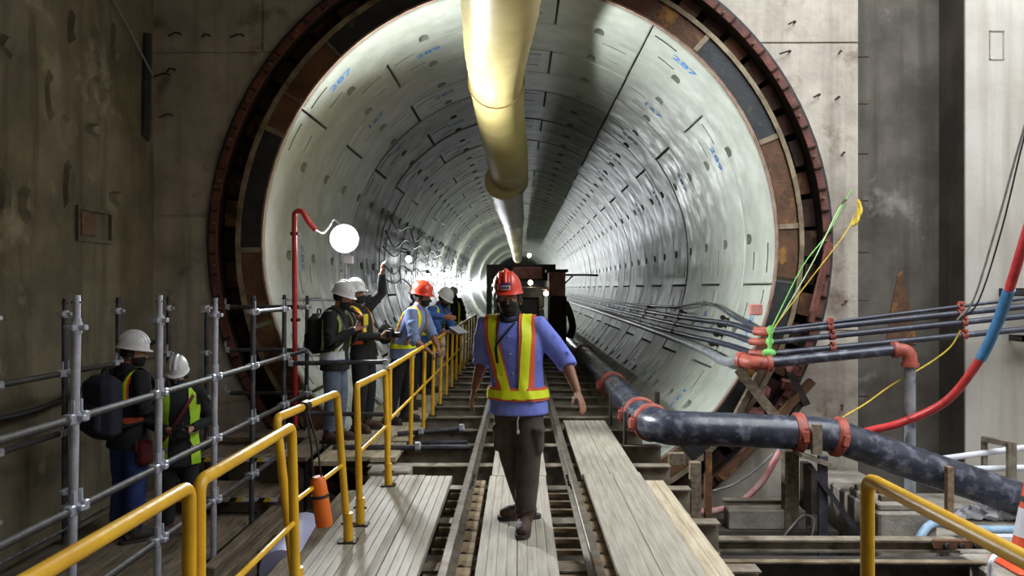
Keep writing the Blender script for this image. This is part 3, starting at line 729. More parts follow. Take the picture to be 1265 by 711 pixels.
# perforated steel plate by the wall
t = thing('steel_plate', 'perforated steel plate leaning on the lower deck by the left wall', 'plate', (-3.9, 6.6, DK))
mb = MB(); M = Matrix.Translation((-3.86, 6.5, DK+0.11)) @ Matrix.Rotation(-0.5, 4, 'Y'); mb.bbox((-0.2, -0.9, -0.008), (0.2, 0.9, 0.008), 0.003, M); mb.build('sheet', 'galv_dark', t)
mb = MB()
for i in range(4):
    for j in range(16): mb.cyl(M @ Vector((-0.15+0.1*i, -0.82+0.11*j, 0.008)), M @ Vector((-0.15+0.1*i, -0.82+0.11*j, 0.014)), 0.022, 6)
mb.build('raised_studs', 'galv', t)
# timber steps with hazard tape up to the side walkway
for k, (y, z) in enumerate(((7.55, -0.33), (8.15, -0.08))):
    t = thing('timber_step', ('lower', 'upper')[k] + ' timber step with black and yellow tape on its edge', 'step', (-2.9, y, z-0.06), 0, 'taped timber steps')
    mb = MB(); mb.bbox((-3.35, y, z-0.06), (-2.30, y+0.62, z), 0.006); mb.build('tread', 'timber_old', t)
    mb = MB(); mb.box((-3.35, y-0.006, z-0.05), (-2.30, y+0.002, z-0.008)); mb.build('white_edge', 'white_tape', t)
    for j in range(4):
        x = -3.3 + 0.27*j; mb = MB(); mb.prism([(x, z-0.05), (x+0.06, z-0.05), (x+0.09, z-0.008), (x+0.03, z-0.008)], y-0.009, y-0.005); mb.build('tape_stripe', 'hazard_black', t)
        mb = MB(); mb.prism([(x+0.06, z-0.05), (x+0.12, z-0.05), (x+0.15, z-0.008), (x+0.09, z-0.008)], y-0.009, y-0.005); mb.build('tape_stripe', 'hazard_yellow', t)
    for x in (-3.2, -2.45): mb = MB(); mb.box((x-0.04, y+0.1, DK-0.3), (x+0.04, y+0.5, z-0.06)); mb.build('trestle', 'timber_old', t)
# landing at the walkway level left of the two photographers
for k in range(4):
    plank(-2.3 + 0.26*k - 1.1, -2.3 + 0.26*k - 0.85 if k < 4 else 0, 8.78, 9.30, 0.0, 'timber_old', '%s board of the landing above the taped steps' % ('leftmost', 'second', 'third', 'rightmost')[k], 0, 'landing boards')
plank(-2.34, -2.09, 7.78, 9.3, -0.005, 'timber_old', 'brown board under the boots of the backpack photographer', 0, 'landing boards')
# stacked long timbers at the edge of the lower deck
for k, (x, z, w, h, y0, y1) in enumerate(((-2.30, -0.62, 0.12, 0.16, 5.2, 8.0), (-2.12, -0.70, 0.14, 0.14, 4.9, 8.2), (-2.31, -0.46, 0.10, 0.07, 5.9, 7.6), (-1.94, -0.80, 0.12, 0.12, 5.4, 8.3))):
    mb = MB(); mb.bbox((x-w/2, y0, z-h/2), (x+w/2, y1, z+h/2), 0.008)
    tag(mb.build('long_timber', 'timber_old'), ('tall', 'wide', 'thin topmost', 'lowest')[k] + ' long timber of the stack along the lower deck edge', 'timber', 'long timbers')
mb = MB(); mb.box((-2.6, 5.3, -0.92), (-1.8, 5.42, -0.87)).box((-2.6, 7.6, -0.92), (-1.8, 7.72, -0.87)).box((-2.2, 5.3, PIT), (-2.1, 5.42, -0.92)).box((-2.2, 7.6, PIT), (-2.1, 7.72, -0.92))
tag(mb.build('timber_bearer', 'dark_steel'), 'dark trestle carrying the stack of long timbers', 'trestle')
mb = MB(); mb.bbox((-1.95, 5.9, -0.85), (-1.5, 6.3, -0.3), 0.01); tag(mb.build('steel_box', 'dark_steel'), 'dark steel box below the near boards beside the orange tool', 'box')
mb = MB(); mb.box((-1.85, 6.05, PIT), (-1.6, 6.15, -0.85)); tag(mb.build('steel_post', 'dark_steel'), 'dark post under the steel box', 'post')
# black cable slung along the left wall
mb = MB(); mb.tube(cr([(XL+0.07, 4.5, 0.62), (XL+0.08, 5.6, 0.66), (XL+0.10, 6.6, 0.58), (XL+0.1, 7.6, 0.66), (XL+0.1, 8.7, 0.95), (XL+0.15, 9.2, 1.05)], 6), 0.028, 8); tag(mb.build('wall_cable', 'cable_black'), 'thick black cable slung along the left wall', 'cable')

# ------------------------------------------------------------------ ventilation duct
t = thing('ventilation_duct', 'large pale yellow fabric ventilation duct hanging under the tunnel crown', 'duct', (0, 6, 4.3))
secs = [([(-0.05, 3.0, 4.45), (-0.12, 5.5, 4.28), (-0.16, 7.0, 4.19), (-0.24, 8.6, 4.23), (-0.29, 10.2, 4.30)], [0.36, 0.355, 0.35, 0.345, 0.33]),
        ([(-0.29, 10.05, 4.32), (-0.27, 11.5, 4.16), (-0.20, 13.2, 3.86), (-0.17, 15.2, 3.72)], [0.35, 0.345, 0.345, 0.34]),
        ([(-0.28, 14.6, 3.62), (-0.25, 18, 3.63), (-0.2, 23.9, 3.76)], [0.345, 0.345, 0.345]),
        ([(-0.2, 23.8, 3.76), (-0.19, 32, 3.9)], [0.35, 0.345]), ([(-0.19, 31.9, 3.9), (-0.15, 44, 3.94)], [0.35, 0.345]), ([(-0.15, 43.9, 3.94), (-0.1, 62, 3.94)], [0.35, 0.345])]
for pts, rs in secs:
    q = cr(pts, 8); n = len(q); mb = MB()
    rad = []
    for i in range(n):
        f = i/(n-1)*(len(rs)-1); k = min(int(f), len(rs)-2); rad.append(rs[k]+(rs[k+1]-rs[k])*(f-k) + (0.006 if i % 2 else 0))
    mb.tube(q, rad, 32); s = mb.build('duct_section', 'duct_fabric', t, 60)
    for e, dirp in ((q[0], q[1]), (q[-1], q[-2])):
        d = (dirp-e).normalized(); mb = MB(); mb.tube([e+d*0.01, e+d*0.05], rs[0]+0.006, 32); mb.build('band', 'duct_band', s, 40)
for y in (6.5, 9.8, 12.5, 16, 20, 25, 31, 38):
    z = 4.3 if y < 11 else (3.85 if y < 26 else 3.95)
    for s in (-1, 1):
        mb = MB(); mb.cyl((-0.2+s*0.05, y, z+0.3), (-0.2+s*0.12, y, ZC+RI-0.02 if y > 9.5 else TOP), 0.006, 5); mb.build('hanger_wire', 'cable_black', t)

# ------------------------------------------------------------------ floodlight by the portal
LP = P(425, 295, 9.9)
t = thing('floodlight', 'glaring white round work light on a pole at the left of the tunnel mouth', 'lamp', (LP.x, LP.y+0.1, 0.75))
R = Matrix.Translation(LP) @ Matrix.Rotation(0.30, 4, 'Z') @ Matrix.Rotation(PI/2, 4, 'X')
mb = MB(); mb.lathe([(0.165, 0.0), (0.18, 0.01), (0.18, -0.02), (0.13, -0.09), (0.06, -0.12)], R, 28); mb.build('housing', 'galv_dark', t, 40)
mb = MB(); mb.lathe([(0.158, 0.008), (0.15, 0.03), (0.11, 0.05), (0.03, 0.06)], R, 28); mb.build('lens', 'lamp_white', t, 60)
mb = MB(); b0 = LP + Vector((0.03, 0.1, -0.26)); mb.bbox(b0-Vector((0.06, 0.04, 0.05)), b0+Vector((0.06, 0.04, 0.05)), 0.008); mb.build('ballast_box', 'white_plastic', t)
mb = MB(); mb.cyl(LP+Vector((0, 0.1, -0.05)), (LP.x, LP.y+0.1, 0.75), 0.018, 10); mb.build('pole', 'galv', t, 40)
for z in (0.8, 1.5):
    mb = MB(); mb.cyl((LP.x, LP.y+0.1, z), (-math.sqrt(RI**2-(z-ZC)**2), LP.y+0.1, z), 0.014, 8); mb.build('wall_arm', 'galv', t, 40)
ld = bpy.data.lights.new('floodlight_beam', 'SPOT'); ld.energy = 1350; ld.shadow_soft_size = 0.15; ld.color = (0.93, 0.98, 1.0); ld.spot_size = math.radians(178); ld.spot_blend = 0.9
lo = bpy.data.objects.new('floodlight_beam', ld); COL.objects.link(lo); lo.location = LP + Vector((0.12, -0.16, 0.02)); lo.rotation_euler = Vector((0.74, -0.60, 0.34)).to_track_quat('-Z', 'Y').to_euler(); 
lo.parent = t; lo.location = lo.location - Vector(t.location)
# wire to it
mb = MB(); a = P(389, 284, 9.3); mb.tube(cr([a, P(397, 288, 9.45), P(402, 285, 9.6), P(408, 277, 9.75), P(413, 272, 9.9), LP+Vector((0, 0.1, 0.1))], 5), 0.012, 6)
tag(mb.build('lamp_wire', 'white_plastic'), 'white wire from the red standpipe to the glaring work light', 'wire')
# red standpipe
t = thing('standpipe', 'red vertical standpipe with bent top at the left of the tunnel mouth', 'pipe', P(364, 532, 9.2))
b0 = P(364, 529, 9.2); b1 = P(363, 262, 9.2)
mb = MB(); mb.tube(corner_path([b0, b1, b1+Vector((0.09, 0, 0.02)), P(380, 274, 9.25), P(389, 284, 9.3)], 0.04), 0.03, 10); mb.build('tube', 'hose_red', t, 50)
for f in (0.1, 0.5, 0.9):
    c = b0.lerp(b1, f); mb = MB(); mb.bbox(c-Vector((0.045, 0.02, 0.02)), c+Vector((0.045, 0.09, 0.02)), 0.004); mb.build('clamp', 'rust', t)
mb = MB(); mb.bbox((b0.x-0.05, b0.y-0.05, b0.z-0.05), (b0.x+0.05, b0.y+0.05, b0.z+0.02), 0.01); mb.build('foot', 'rust', t)

# ------------------------------------------------------------------ tunnel services on the left side: sagging cables, lamps, hooks
def wallp(a, y, inset=0.06):
    a = math.radians(a); return Vector(((RI-inset)*math.sin(a), y, ZC+(RI-inset)*math.cos(a)))
names = ['lowest', 'second', 'third', 'fourth', 'highest']
for k in range(5):
    a = -97 + 6.5*k; pts = []
    for j in range(10):
        y = 17.0 + 3.0*j; pts.append(wallp(a + 1.0, y, 0.07)); q = wallp(a - 1.2 - 3.2*((j*7+k*3) % 5)/4, y+1.5, 0.09); pts.append(q)
    mb = MB(); mb.tube(cr(pts, 4), 0.016 if k < 3 else 0.022, 6); tag(mb.build('festoon_cable', 'cable_black'), names[k] + ' black cable sagging in loops along the left tunnel wall', 'cable', 'festoon cables')
for j in range(10):
    y = 17.0+3.0*j; t = thing('cable_bracket', '%s cable rack on the left tunnel wall counted from the portal' % ordn[j], 'bracket', wallp(-85, y, 0.03), 0, 'cable brackets along the left tunnel wall')
    mb = MB()
    mb.ring([(y-0.03, RI-0.02), (y-0.03, RI-0.004), (y+0.03, RI-0.004), (y+0.03, RI-0.02)], math.radians(-98), math.radians(-68), 8, (0, ZC)); mb.build('hook_rack', 'dark_steel', t)
nl = ['nearest small white lamp on the left tunnel wall', 'second small white lamp on the left tunnel wall', 'third small white lamp on the left tunnel wall', 'fourth small white lamp on the left tunnel wall', 'fifth small white lamp on the left tunnel wall', 'sixth small white lamp on the left tunnel wall', 'seventh small white lamp on the left tunnel wall', 'farthest small white lamp on the left tunnel wall']
tl = [(-86, 20), (-93.6, 24.3), (-91, 30), (-93, 37), (-95, 47), (-96, 60), (-95, 73), (-95, 84)]
for k, (a, y) in enumerate(tl):
    p = wallp(a, y, 0.22); t = thing('tunnel_lamp', nl[k], 'lamp', p, 0, 'small lamps along the left tunnel wall')
    mb = MB(); mb.ell(p, 0.075, 0.075, 0.085, 14, 9); mb.build('bulb', 'lamp_small', t, 60)
    mb = MB(); mb.cyl(p+Vector((0, 0, 0.09)), p+Vector((0, 0, 0.2)), 0.05, 10).bar(p+Vector((0, 0, 0.17)), wallp(a, y, 0.0)+Vector((0, 0, 0.17)), 0.03, 0.03); mb.build('holder', 'dark_steel', t)
    ld = bpy.data.lights.new('tunnel_lamp_glow', 'POINT'); ld.energy = (3, 30, 150, 340, 480, 560, 560, 560)[k]; ld.shadow_soft_size = 0.1; ld.color = (0.93, 0.97, 1.0)
    lo = bpy.data.objects.new('tunnel_lamp_glow', ld); COL.objects.link(lo); lo.parent = t; lo.location = (0.45, 0, 0.1)

# ------------------------------------------------------------------ locomotive and gantry in the tunnel
Y0 = 19.5
t = thing('locomotive', 'grey works locomotive standing on the track behind the walking man', 'locomotive', (0, Y0, 0.05))
mb = MB(); mb.bbox((-0.62, Y0, 0.25), (0.62, Y0+3.4, 1.15), 0.04); mb.build('body', 'loco_grey', t)
mb = MB(); mb.bbox((-0.62, Y0+0.02, 1.15), (0.62, Y0+1.6, 1.62), 0.04); mb.build('cab', 'loco_grey', t)
mb = MB(); mb.bbox((-0.70, Y0-0.08, 1.60), (0.70, Y0+1.75, 1.68), 0.02); mb.build('roof', 'loco_grey', t)
for x0, x1 in ((-0.50, -0.06), (0.06, 0.46)):
    mb = MB(); mb.bbox((x0-0.03, Y0-0.02, 0.80), (x1+0.03, Y0+0.03, 1.42), 0.01); w = mb.build('window_frame', 'dark_steel', t)
    mb = MB(); mb.bbox((x0, Y0-0.035, 0.84), (x1, Y0-0.015, 1.38), 0.008); mb.build('pane', 'loco_glass', w)
for x, m in ((0.66, 'lamp_warm'), (0.28, 'lamp_warm'), (-0.5, 'lamp_small')):
    z = 1.52 if x > 0.5 else 1.78
    mb = MB(); mb.cyl((x, Y0-0.06, z), (x, Y0-0.02, z), 0.06, 14); h = mb.build('headlight', m, t, 40)
    mb = MB(); mb.cyl((x, Y0-0.04, z), (x, Y0+0.1, z), 0.075, 14); mb.build('headlight_housing', 'dark_steel', t, 40)
mb = MB(); mb.bbox((-0.6, Y0-0.12, 0.12), (0.6, Y0+0.02, 0.30), 0.02).cyl((0, Y0-0.25, 0.2), (0, Y0-0.1, 0.2), 0.07, 12); mb.build('buffer', 'dark_steel', t)
for x in (RLX, RRX):
    for y in (Y0+0.6, Y0+2.6):
        mb = MB(); mb.cyl((x-0.04, y, 0.21), (x+0.04, y, 0.21), 0.16, 20); mb.build('wheel', 'dark_steel', t, 40)
t = thing('gantry', 'rusty steel gantry column with a horizontal boom right of the locomotive', 'gantry', (0.95, 19.2, 0))
mb = MB(); mb.bbox((0.74, 19.2, -0.05), (1.15, 20.4, 1.45), 0.02); mb.build('column', 'rust', t)
mb = MB(); mb.bbox((0.72, 19.15, 1.45), (1.12, 20.0, 2.05), 0.02); mb.build('red_box', 'loco_red', t)
mb = MB(); mb.bbox((0.66, 19.10, 2.03), (1.18, 20.1, 2.10), 0.01); mb.build('box_lid', 'dark_steel', t)
mb = MB(); mb.cyl((1.1, 19.3, 1.97), (1.92, 19.3, 1.96), 0.025, 8).cyl((1.1, 19.3, 1.75), (1.32, 19.3, 1.96), 0.018, 8); mb.build('boom', 'dark_steel', t, 40)
mb = MB(); mb.tube(cr([(1.12, 19.3, 1.3), (1.24, 19.25, 1.0), (1.3, 19.3, 0.7), (1.24, 19.4, 0.46)], 5), 0.09, 8); mb.build('hose_bundle', 'cable_black', t, 40)
t = thing('backup_gantry', 'dark equipment frame across the tunnel above the locomotive', 'gantry', (0, 27, 0))
mb = MB(); mb.box((-1.1, 27, 1.9), (1.25, 28.2, 2.45)).box((-1.1, 27, -0.05), (-0.95, 28.2, 1.9)).box((1.1, 27, -0.05), (1.25, 28.2, 1.9)); mb.build('portal_frame', 'dark_steel', t)
mb = MB(); mb.bbox((-0.2, 26.7, 1.95), (0.8, 27.0, 2.35), 0.03); mb.build('motor_box', 'loco_red', t)
mb = MB(); mb.cyl((0.35, 26.9, 2.75), (0.35, 27.0, 2.75), 0.07, 12); mb.build('signal_lamp', 'lamp_small', t)
mb = MB(); mb.cyl((0.35, 27.05, 2.45), (0.35, 27.05, 2.8), 0.03, 8); mb.build('lamp_bracket', 'dark_steel', t)

# ------------------------------------------------------------------ small pipes on the right tunnel wall that turn out through the portal
tur = [('thin top', 108.6, 0.020), ('upper', 110.6, 0.034), ('middle', 113.2, 0.034), ('lower', 116.0, 0.034)]
ends = [((955, 407), (1265, 365)), ((955, 411), (1265, 379)), ((950, 423), (1265, 391)), ((950, 437), (1265, 409))]
for (nm, a, r), (e0, e1) in zip(tur, ends):
    t = thing('service_pipe', nm + ' dark service pipe along the right tunnel wall turning right past the portal', 'pipe', wallp(a, 9.2), 0, 'service pipes on the right')
    A = P(e0[0], e0[1], 8.98); Bq = P(e1[0]+220, e1[1]-24, 8.83)
    pts = [wallp(a-2, 46, 0.12), wallp(a-1, 30, 0.10), wallp(a-0.3, 22, 0.09), wallp(a+(-1 if nm == 'thin top' else 0), 15, 0.09), wallp(a-(3.5 if nm == 'thin top' else 0.3), 12, 0.10), wallp(a-0.5, 10.2, 0.14), A + Vector((-0.16, 0.14, -0.0))]
    mb = MB(); mb.tube(cr(pts, 5), r, 10); mb.build('tunnel_run', 'small_pipe', t, 50)
    mb = MB(); mb.tube(cr([A + Vector((-0.17, 0.16, 0)), A + Vector((-0.06, 0.03, 0)), A], 4), r*1.25, 10); mb.build('elbow', 'coupling_red', t, 50)
    mb = MB(); mb.cyl(A, Bq, r, 12); mb.build('outer_run', 'small_pipe', t, 50)
    for f in ((0.2, 0.66) if nm != 'lower' else (0.22, 0.68)):
        c = A.lerp(Bq, (f + (0.02 if nm == 'middle' else 0))*0.66); d = (Bq-A).normalized()
        mb = MB(); mb.cyl(c-d*0.03, c+d*0.03, r+0.014, 12).bbox(c+Vector((-0.02, -0.06, r)), c+Vector((0.02, 0.02, r+0.035)), 0.005); mb.build('coupling', 'coupling_red', t, 40)
    for y in (10.8, 13.5, 17):
        c = wallp(a, y, 0.09); mb = MB(); mb.cyl(c-Vector((0, 0.03, 0)), c+Vector((0, 0.03, 0)), r+0.012, 10).bar(c, wallp(a, y, 0.0), 0.03, 0.03); mb.build('pipe_clip', 'rust', t, 40)
# larger grey water pipe with the drop leg
t = thing('water_pipe', 'dark grey water pipe with salmon elbows dropping beside the dark recess', 'pipe', P(932, 448, 9.0))
a0 = 118.6; A = P(938, 449, 8.85); Bq = P(1105, 432, 8.75); Cq = P(1122, 625.5, 8.72); r = 0.058
mb = MB(); mb.tube(cr([wallp(a0-3, 46, 0.14), wallp(a0-2, 25, 0.12), wallp(a0-1, 15, 0.11), wallp(a0, 11, 0.12), wallp(a0+1, 9.7, 0.13), A+Vector((-0.14, 0.22, 0.02))], 6), r, 14); mb.build('tunnel_run', 'grey_pipe', t, 50)
mb = MB(); mb.tube(cr([A+Vector((-0.15, 0.24, 0.02)), A+Vector((-0.06, 0.05, 0.005)), A+Vector((0.1, 0, 0))], 5), r+0.018, 14)
for c, d in ((A+Vector((-0.14, 0.22, 0.02)), Vector((0.5, -0.86, 0))), (A+Vector((0.1, 0, 0)), Vector((1, 0, 0)))): mb.cyl(c-d.normalized()*0.025, c+d.normalized()*0.025, r+0.035, 14)
mb.build('elbow', 'coupling_red', t, 50)
mb = MB(); mb.cyl(A, Bq, r, 16); mb.build('level_run', 'black_pipe', t, 50)
E = Vector((Cq.x, Cq.y, Bq.z)); mb = MB(); mb.tube(corner_path([Bq-Vector((0.03, 0, 0)), E+Vector((0, 0, 0.0)), E+Vector((0, 0, -0.17))], 0.11, 6), r+0.018, 14); mb.cyl(Bq-Vector((0.035, 0, 0)), Bq+Vector((0.01, 0, 0)), r+0.034, 14).cyl(E-Vector((0, 0, 0.18)), E-Vector((0, 0, 0.14)), r+0.034, 14); mb.build('elbow', 'coupling_red', t, 50)
mb = MB(); mb.cyl(E-Vector((0, 0, 0.1)), Cq, r, 16); mb.build('drop_leg', 'grey_pipe', t, 50)

# ------------------------------------------------------------------ thick black slurry pipe
t = thing('slurry_pipe', 'thick black discharge pipe with red couplings crossing in front of the portal', 'pipe', (1.4, 8.3, 0))
r = 0.172; K = Vector((1.45, 8.35, 0.19)); 
A = [(1.50, 34, 0.14), (1.46, 20, 0.17), (1.42, 12, 0.2), (1.38, 9.3, 0.21)]
mb = MB(); mb.tube(cr(A, 5), r, 24); mb.build('tunnel_run', 'black_pipe', t, 50)
E0 = Vector((1.38, 9.35, 0.21)); E1 = Vector((1.84, 8.2, 0.205))
mb = MB(); mb.tube(cr([E0, (1.37, 8.85, 0.21), (1.42, 8.48, 0.21), (1.56, 8.25, 0.208), (1.72, 8.2, 0.205), E1], 6), r+0.006, 24); mb.build('bend', 'black_pipe', t, 50)
G0 = P(985, 534, 8.2); G1 = P(1033, 539, 8.2); G2 = P(1110, 566, 8.2); G3 = P(1265, 618, 8.2); G4 = G3 + (G3-G2)*0.8
mb = MB(); mb.tube([E1 - Vector((0.06, 0, 0)), E1+Vector((0.1, 0, 0)), G0], r, 28); mb.build('level_run', 'black_pipe', t, 50)
mb = MB(); mb.tube(cr([G0, G0.lerp(G1, 0.5)+Vector((0, 0, 0.012)), G1], 6), r*0.99, 28); mb.build('bend', 'black_pipe', t, 50)
mb = MB(); mb.tube(cr([G1, G2, G3, G4], 5), r, 28); mb.build('sloping_run', 'black_pipe', t, 50)
def coupling(c, d, w=0.05):
    c = Vector(c); d = Vector(d).normalized(); mb = MB(); mb.tube([c-d*w, c-d*w*0.6, c+d*w*0.6, c+d*w], [r+0.012, r+0.034, r+0.034, r+0.012], 28)
    u = Vector((0, 0, 1)); u = (u-d*u.dot(d)).normalized(); s = d.cross(u)
    for q in (1, -1):
        m = s*q if abs(s.y) > 0.5 else s*q
        e = c + m*(r+0.045); Mx = Matrix((( *d, ), ( *m, ), ( *u, ))).transposed().to_4x4(); Mx.translation = e
        mb.bbox((-0.03, -0.02, -0.055), (0.03, 0.035, 0.055), 0.006, Mx); mb.cyl(e-u*0.085, e+u*0.085, 0.014, 8)
    mb.build('coupling', 'coupling_red', t, 40)
coupling((1.38, 9.05, 0.21), (0, 1, 0)); coupling((1.42, 8.55, 0.21), (0.25, -1, 0)); coupling(G0, G1-G0+Vector((0.1, 0, 0.02))); coupling(G1, (1, 0, -0.22))
coupling((1.40, 11.9, 0.2), (0, 1, 0)); coupling((1.46, 18, 0.17), (0, 1, 0))
# black pipe hangers / flange stops by the bend
for k, (x, y, z, h, w) in enumerate(((1.16, 8.72, -0.06, 0.36, 0.03), (1.14, 9.9, -0.06, 0.40, 0.03), (1.58, 8.0, -0.12, 0.12, 0.16), (1.62, 9.35, -0.06, 0.5, 0.05))):
    mb = MB(); mb.bbox((x-w/2, y-0.04, z), (x+w/2, y+0.04, z+h), 0.004)
    tag(mb.build('pipe_stop', 'timber_old' if k == 2 else 'dark_steel'), ('upright black steel stop left of the pipe bend', 'upright dark steel stop at the pipe inside the portal', 'timber chock under the thick pipe bend', 'dark steel stop behind the thick pipe bend')[k], 'stop')

# ------------------------------------------------------------------ supports and clutter on the right
def post(a, b, w, d, m, name, lab, cat='post', grp=None):
    a = Vector(a); mb = MB(); mb.bbox((a.x-w/2, a.y-d/2, min(a.z, b)), (a.x+w/2, a.y+d/2, max(a.z, b)), 0.005)
    return tag(mb.build(name, m), lab, cat, grp)
LZ = -0.92
# cross beams in the foreground
def ibeam(x0, x1, y, z1, h, w, lab, m='sleeper_steel', name='cross_beam'):
    f = 0.016; mb = MB()
    mb.prism([(y-w, z1-h), (y+w, z1-h), (y+w, z1-h+f), (y+0.008, z1-h+f), (y+0.008, z1-f), (y+w, z1-f), (y+w, z1), (y-w, z1), (y-w, z1-f), (y-0.008, z1-f), (y-0.008, z1-h+f), (y-w, z1-h+f)], x0, x1, 'x')
    return tag(mb.build(name, m), lab, 'beam')
ibeam(1.46, 3.62, 6.62, -0.42, 0.10, 0.06, 'upper brown cross beam behind the right yellow frame')
t = ibeam(1.30, 3.46, 6.15, -0.44, 0.36, 0.09, 'large dark cross beam in the right foreground', 'dark_steel')
mb = MB(); mb.box((1.30, 6.05, -0.437), (3.55, 6.12, -0.425)); mb.build('top_strip', 'steel_lip', t)
# splice plate with bolts
mb = MB(); x = P(1190, 675, 6.5).x; mb.bbox((x-0.25, 6.50, -0.47), (x+0.3, 6.545, -0.40), 0.004); t = tag(mb.build('splice_plate', 'rust_brown'), 'brown bolted splice plate on the upper cross beam', 'plate')
for k in range(4): mb = MB(); mb.cyl((x-0.16+0.12*k, 6.46, -0.435), (x-0.16+0.12*k, 6.5, -0.435), 0.022, 6); mb.build('bolt', 'dark_steel', t)
ibeam(2.20, 3.02, 8.6, -0.62, 0.05, 0.05, 'thin steel beam below the pink hose', 'sleeper_steel')
mb = MB(); mb.bbox((2.18, 8.3, -0.86), (2.98, 8.5, -0.66), 0.01); tag(mb.build('concrete_beam', 'concrete_block'), 'grey concrete block below the pink hose', 'block')
mb = MB(); mb.box((1.9, 8.25, PIT), (3.3, 8.9, -0.86)); tag(mb.build('footing', 'concrete_floor'), 'dark concrete footing under the grey block', 'footing')
# posts under the thick pipe
post(P(975, 556, 8.35), -0.86, 0.15, 0.12, 'timber_old', 'support_post', 'weathered broad post under the thick pipe at the first red coupling')
post(P(994, 570, 8.5), -0.86, 0.09, 0.1, 'dark_steel', 'support_post', 'dark narrow post right of the weathered broad post')
post(P(1015, 562, 8.0), -1.4, 0.095, 0.04, 'galv_dark', 'support_post', 'grey steel leg of the pipe bracket between the couplings')
post(P(874, 556, 8.05), -0.82, 0.07, 0.06, 'rust_brown', 'support_post', 'rusty orange angle post below the thick pipe')
post(P(858, 570, 7.6), -0.9, 0.10, 0.10, 'timber_old', 'support_post', 'brown timber post left of the rusty angle post')
# bracket
t = thing('pipe_bracket', 'steel bracket with diagonal brace carrying the thick pipe between its couplings', 'bracket', P(1005, 560, 8.0))
mb = MB(); a = P(985, 560, 8.02); b = P(1022, 572, 8.02); mb.bar(a, b, 0.2, 0.04); mb.build('arm', 'sleeper_steel', t)
mb = MB(); mb.bar(P(999, 574, 8.0), P(1064, 664, 7.9), 0.05, 0.05); mb.build('brace', 'galv_dark', t)
mb = MB(); p = P(1006, 540, 8.0); mb.bbox((p.x-0.05, p.y-0.06, p.z-0.16), (p.x+0.05, p.y-0.0, p.z+0.14), 0.006); mb.build('side_plate', 'timber_old', t)
# timber uprights holding the slope of the pipe
post(P(1170, 575, 7.95), -0.74, 0.065, 0.07, 'timber', 'pipe_stake', 'tan timber stake in front of the sloping thick pipe')
# ledge with clutter
t = thing('concrete_ledge', 'concrete ledge behind the right yellow frame with clutter on it', 'ledge', (5, 8.5, LZ))
mb = MB(); mb.bbox((3.40, 7.55, PIT), (3.95, YH-0.02, -0.47), 0.02); mb.build('ledge_block', 'concrete_block', t)
mb = MB(); mb.bbox((3.95, 7.55, PIT), (8.98, YH-0.02, -0.74), 0.02); mb.build('ledge_block', 'concrete_block', t)
mb = MB(); mb.bbox((3.42, 7.6, -0.47), (3.94, 8.3, -0.40), 0.015); mb.build('top_slab', 'concrete_block', t)
mb = MB(); mb.bbox((3.97, 7.38, -0.86), (4.7, 7.55, -0.78), 0.01); mb.build('edge_slab', 'concrete_block', t)
mb = MB(); mb.bbox((3.48, 5.3, PIT), (8.98, 6.35, -0.45), 0.02); tag(mb.build('near_ledge', 'concrete_block'), 'low concrete ledge in the right foreground carrying the traffic cone', 'ledge')
# traffic cone
c = Vector((3.84, 6.02, -0.45)); t = thing('traffic_cone', 'orange and white traffic cone at the right edge of the view', 'cone', c)
M = Matrix.Translation(c)
mb = MB(); mb.bbox((-0.2, -0.2, 0), (0.2, 0.2, 0.03), 0.012, M); mb.build('base', 'cone_orange', t)
def frust(z0, z1, n, m, e=0.0):
    f = lambda z: 0.145 + (0.035-0.145)*(z/0.66) + e
    mb = MB(); mb.lathe([(f(z0), z0), (f(z1), z1)], M, 28); mb.build(n, m, t, 40)
frust(0.03, 0.24, 'cone_body', 'cone_orange'); frust(0.24, 0.45, 'white_band', 'white_plastic', 0.002); frust(0.45, 0.66, 'cone_body', 'cone_orange')
mb = MB(); mb.lathe([(0.072, 0.50), (0.066, 0.54)], M, 24); mb.build('black_band', 'rubber_black', t, 40)
# white pipes and frame behind the ledge
for k, (a, b) in enumerate(((P(1160, 566, 9.0), P(1450, 526, 8.9)), (P(1170, 579, 8.9), P(1450, 572, 8.85)))):
    mb = MB(); mb.cyl(a, b, 0.035, 12); tag(mb.build('white_pipe', 'white_plastic', None, 40), ('upper', 'lower')[k] + ' white plastic pipe behind the sloping thick pipe', 'pipe', 'white pipes behind the ledge')
t = thing('pipe_stand', 'brown angle-iron stand holding the white plastic pipes', 'stand', P(1245, 620, 8.75))
mb = MB(); mb.bar(P(1211, 541, 9.0), P(1250, 549, 8.7), 0.06, 0.06); mb.build('top_bar', 'sleeper_steel', t)
mb = MB(); mb.bar(P(1246, 546, 8.72), P(1246, 625.5, 8.72), 0.09, 0.05); mb.build('leg', 'sleeper_steel', t)
mb = MB(); mb.bar(P(1213, 543, 9.0), P(1213, 617, 9.0), 0.05, 0.05); mb.build('leg', 'sleeper_steel', t)
mb = MB(); mb.tube(cr([P(1130, 676, 7.38), P(1137, 658, 7.42), P(1154, 645, 7.56), P(1200, 652, 7.72), P(1262, 653, 7.8), P(1300, 653, 7.8)], 6), 0.04, 10); tag(mb.build('blue_hose', 'hose_pale', None, 50), 'pale blue hose curling off the concrete ledge', 'hose')
mb = MB(); mb.bar(P(1185, 662, 7.64), P(1275, 662, 7.64), 0.1, 0.035); tag(mb.build('white_plank', 'white_plastic'), 'white plank on the edge of the ledge below the blue hose', 'plank')
rr = random.Random(21)
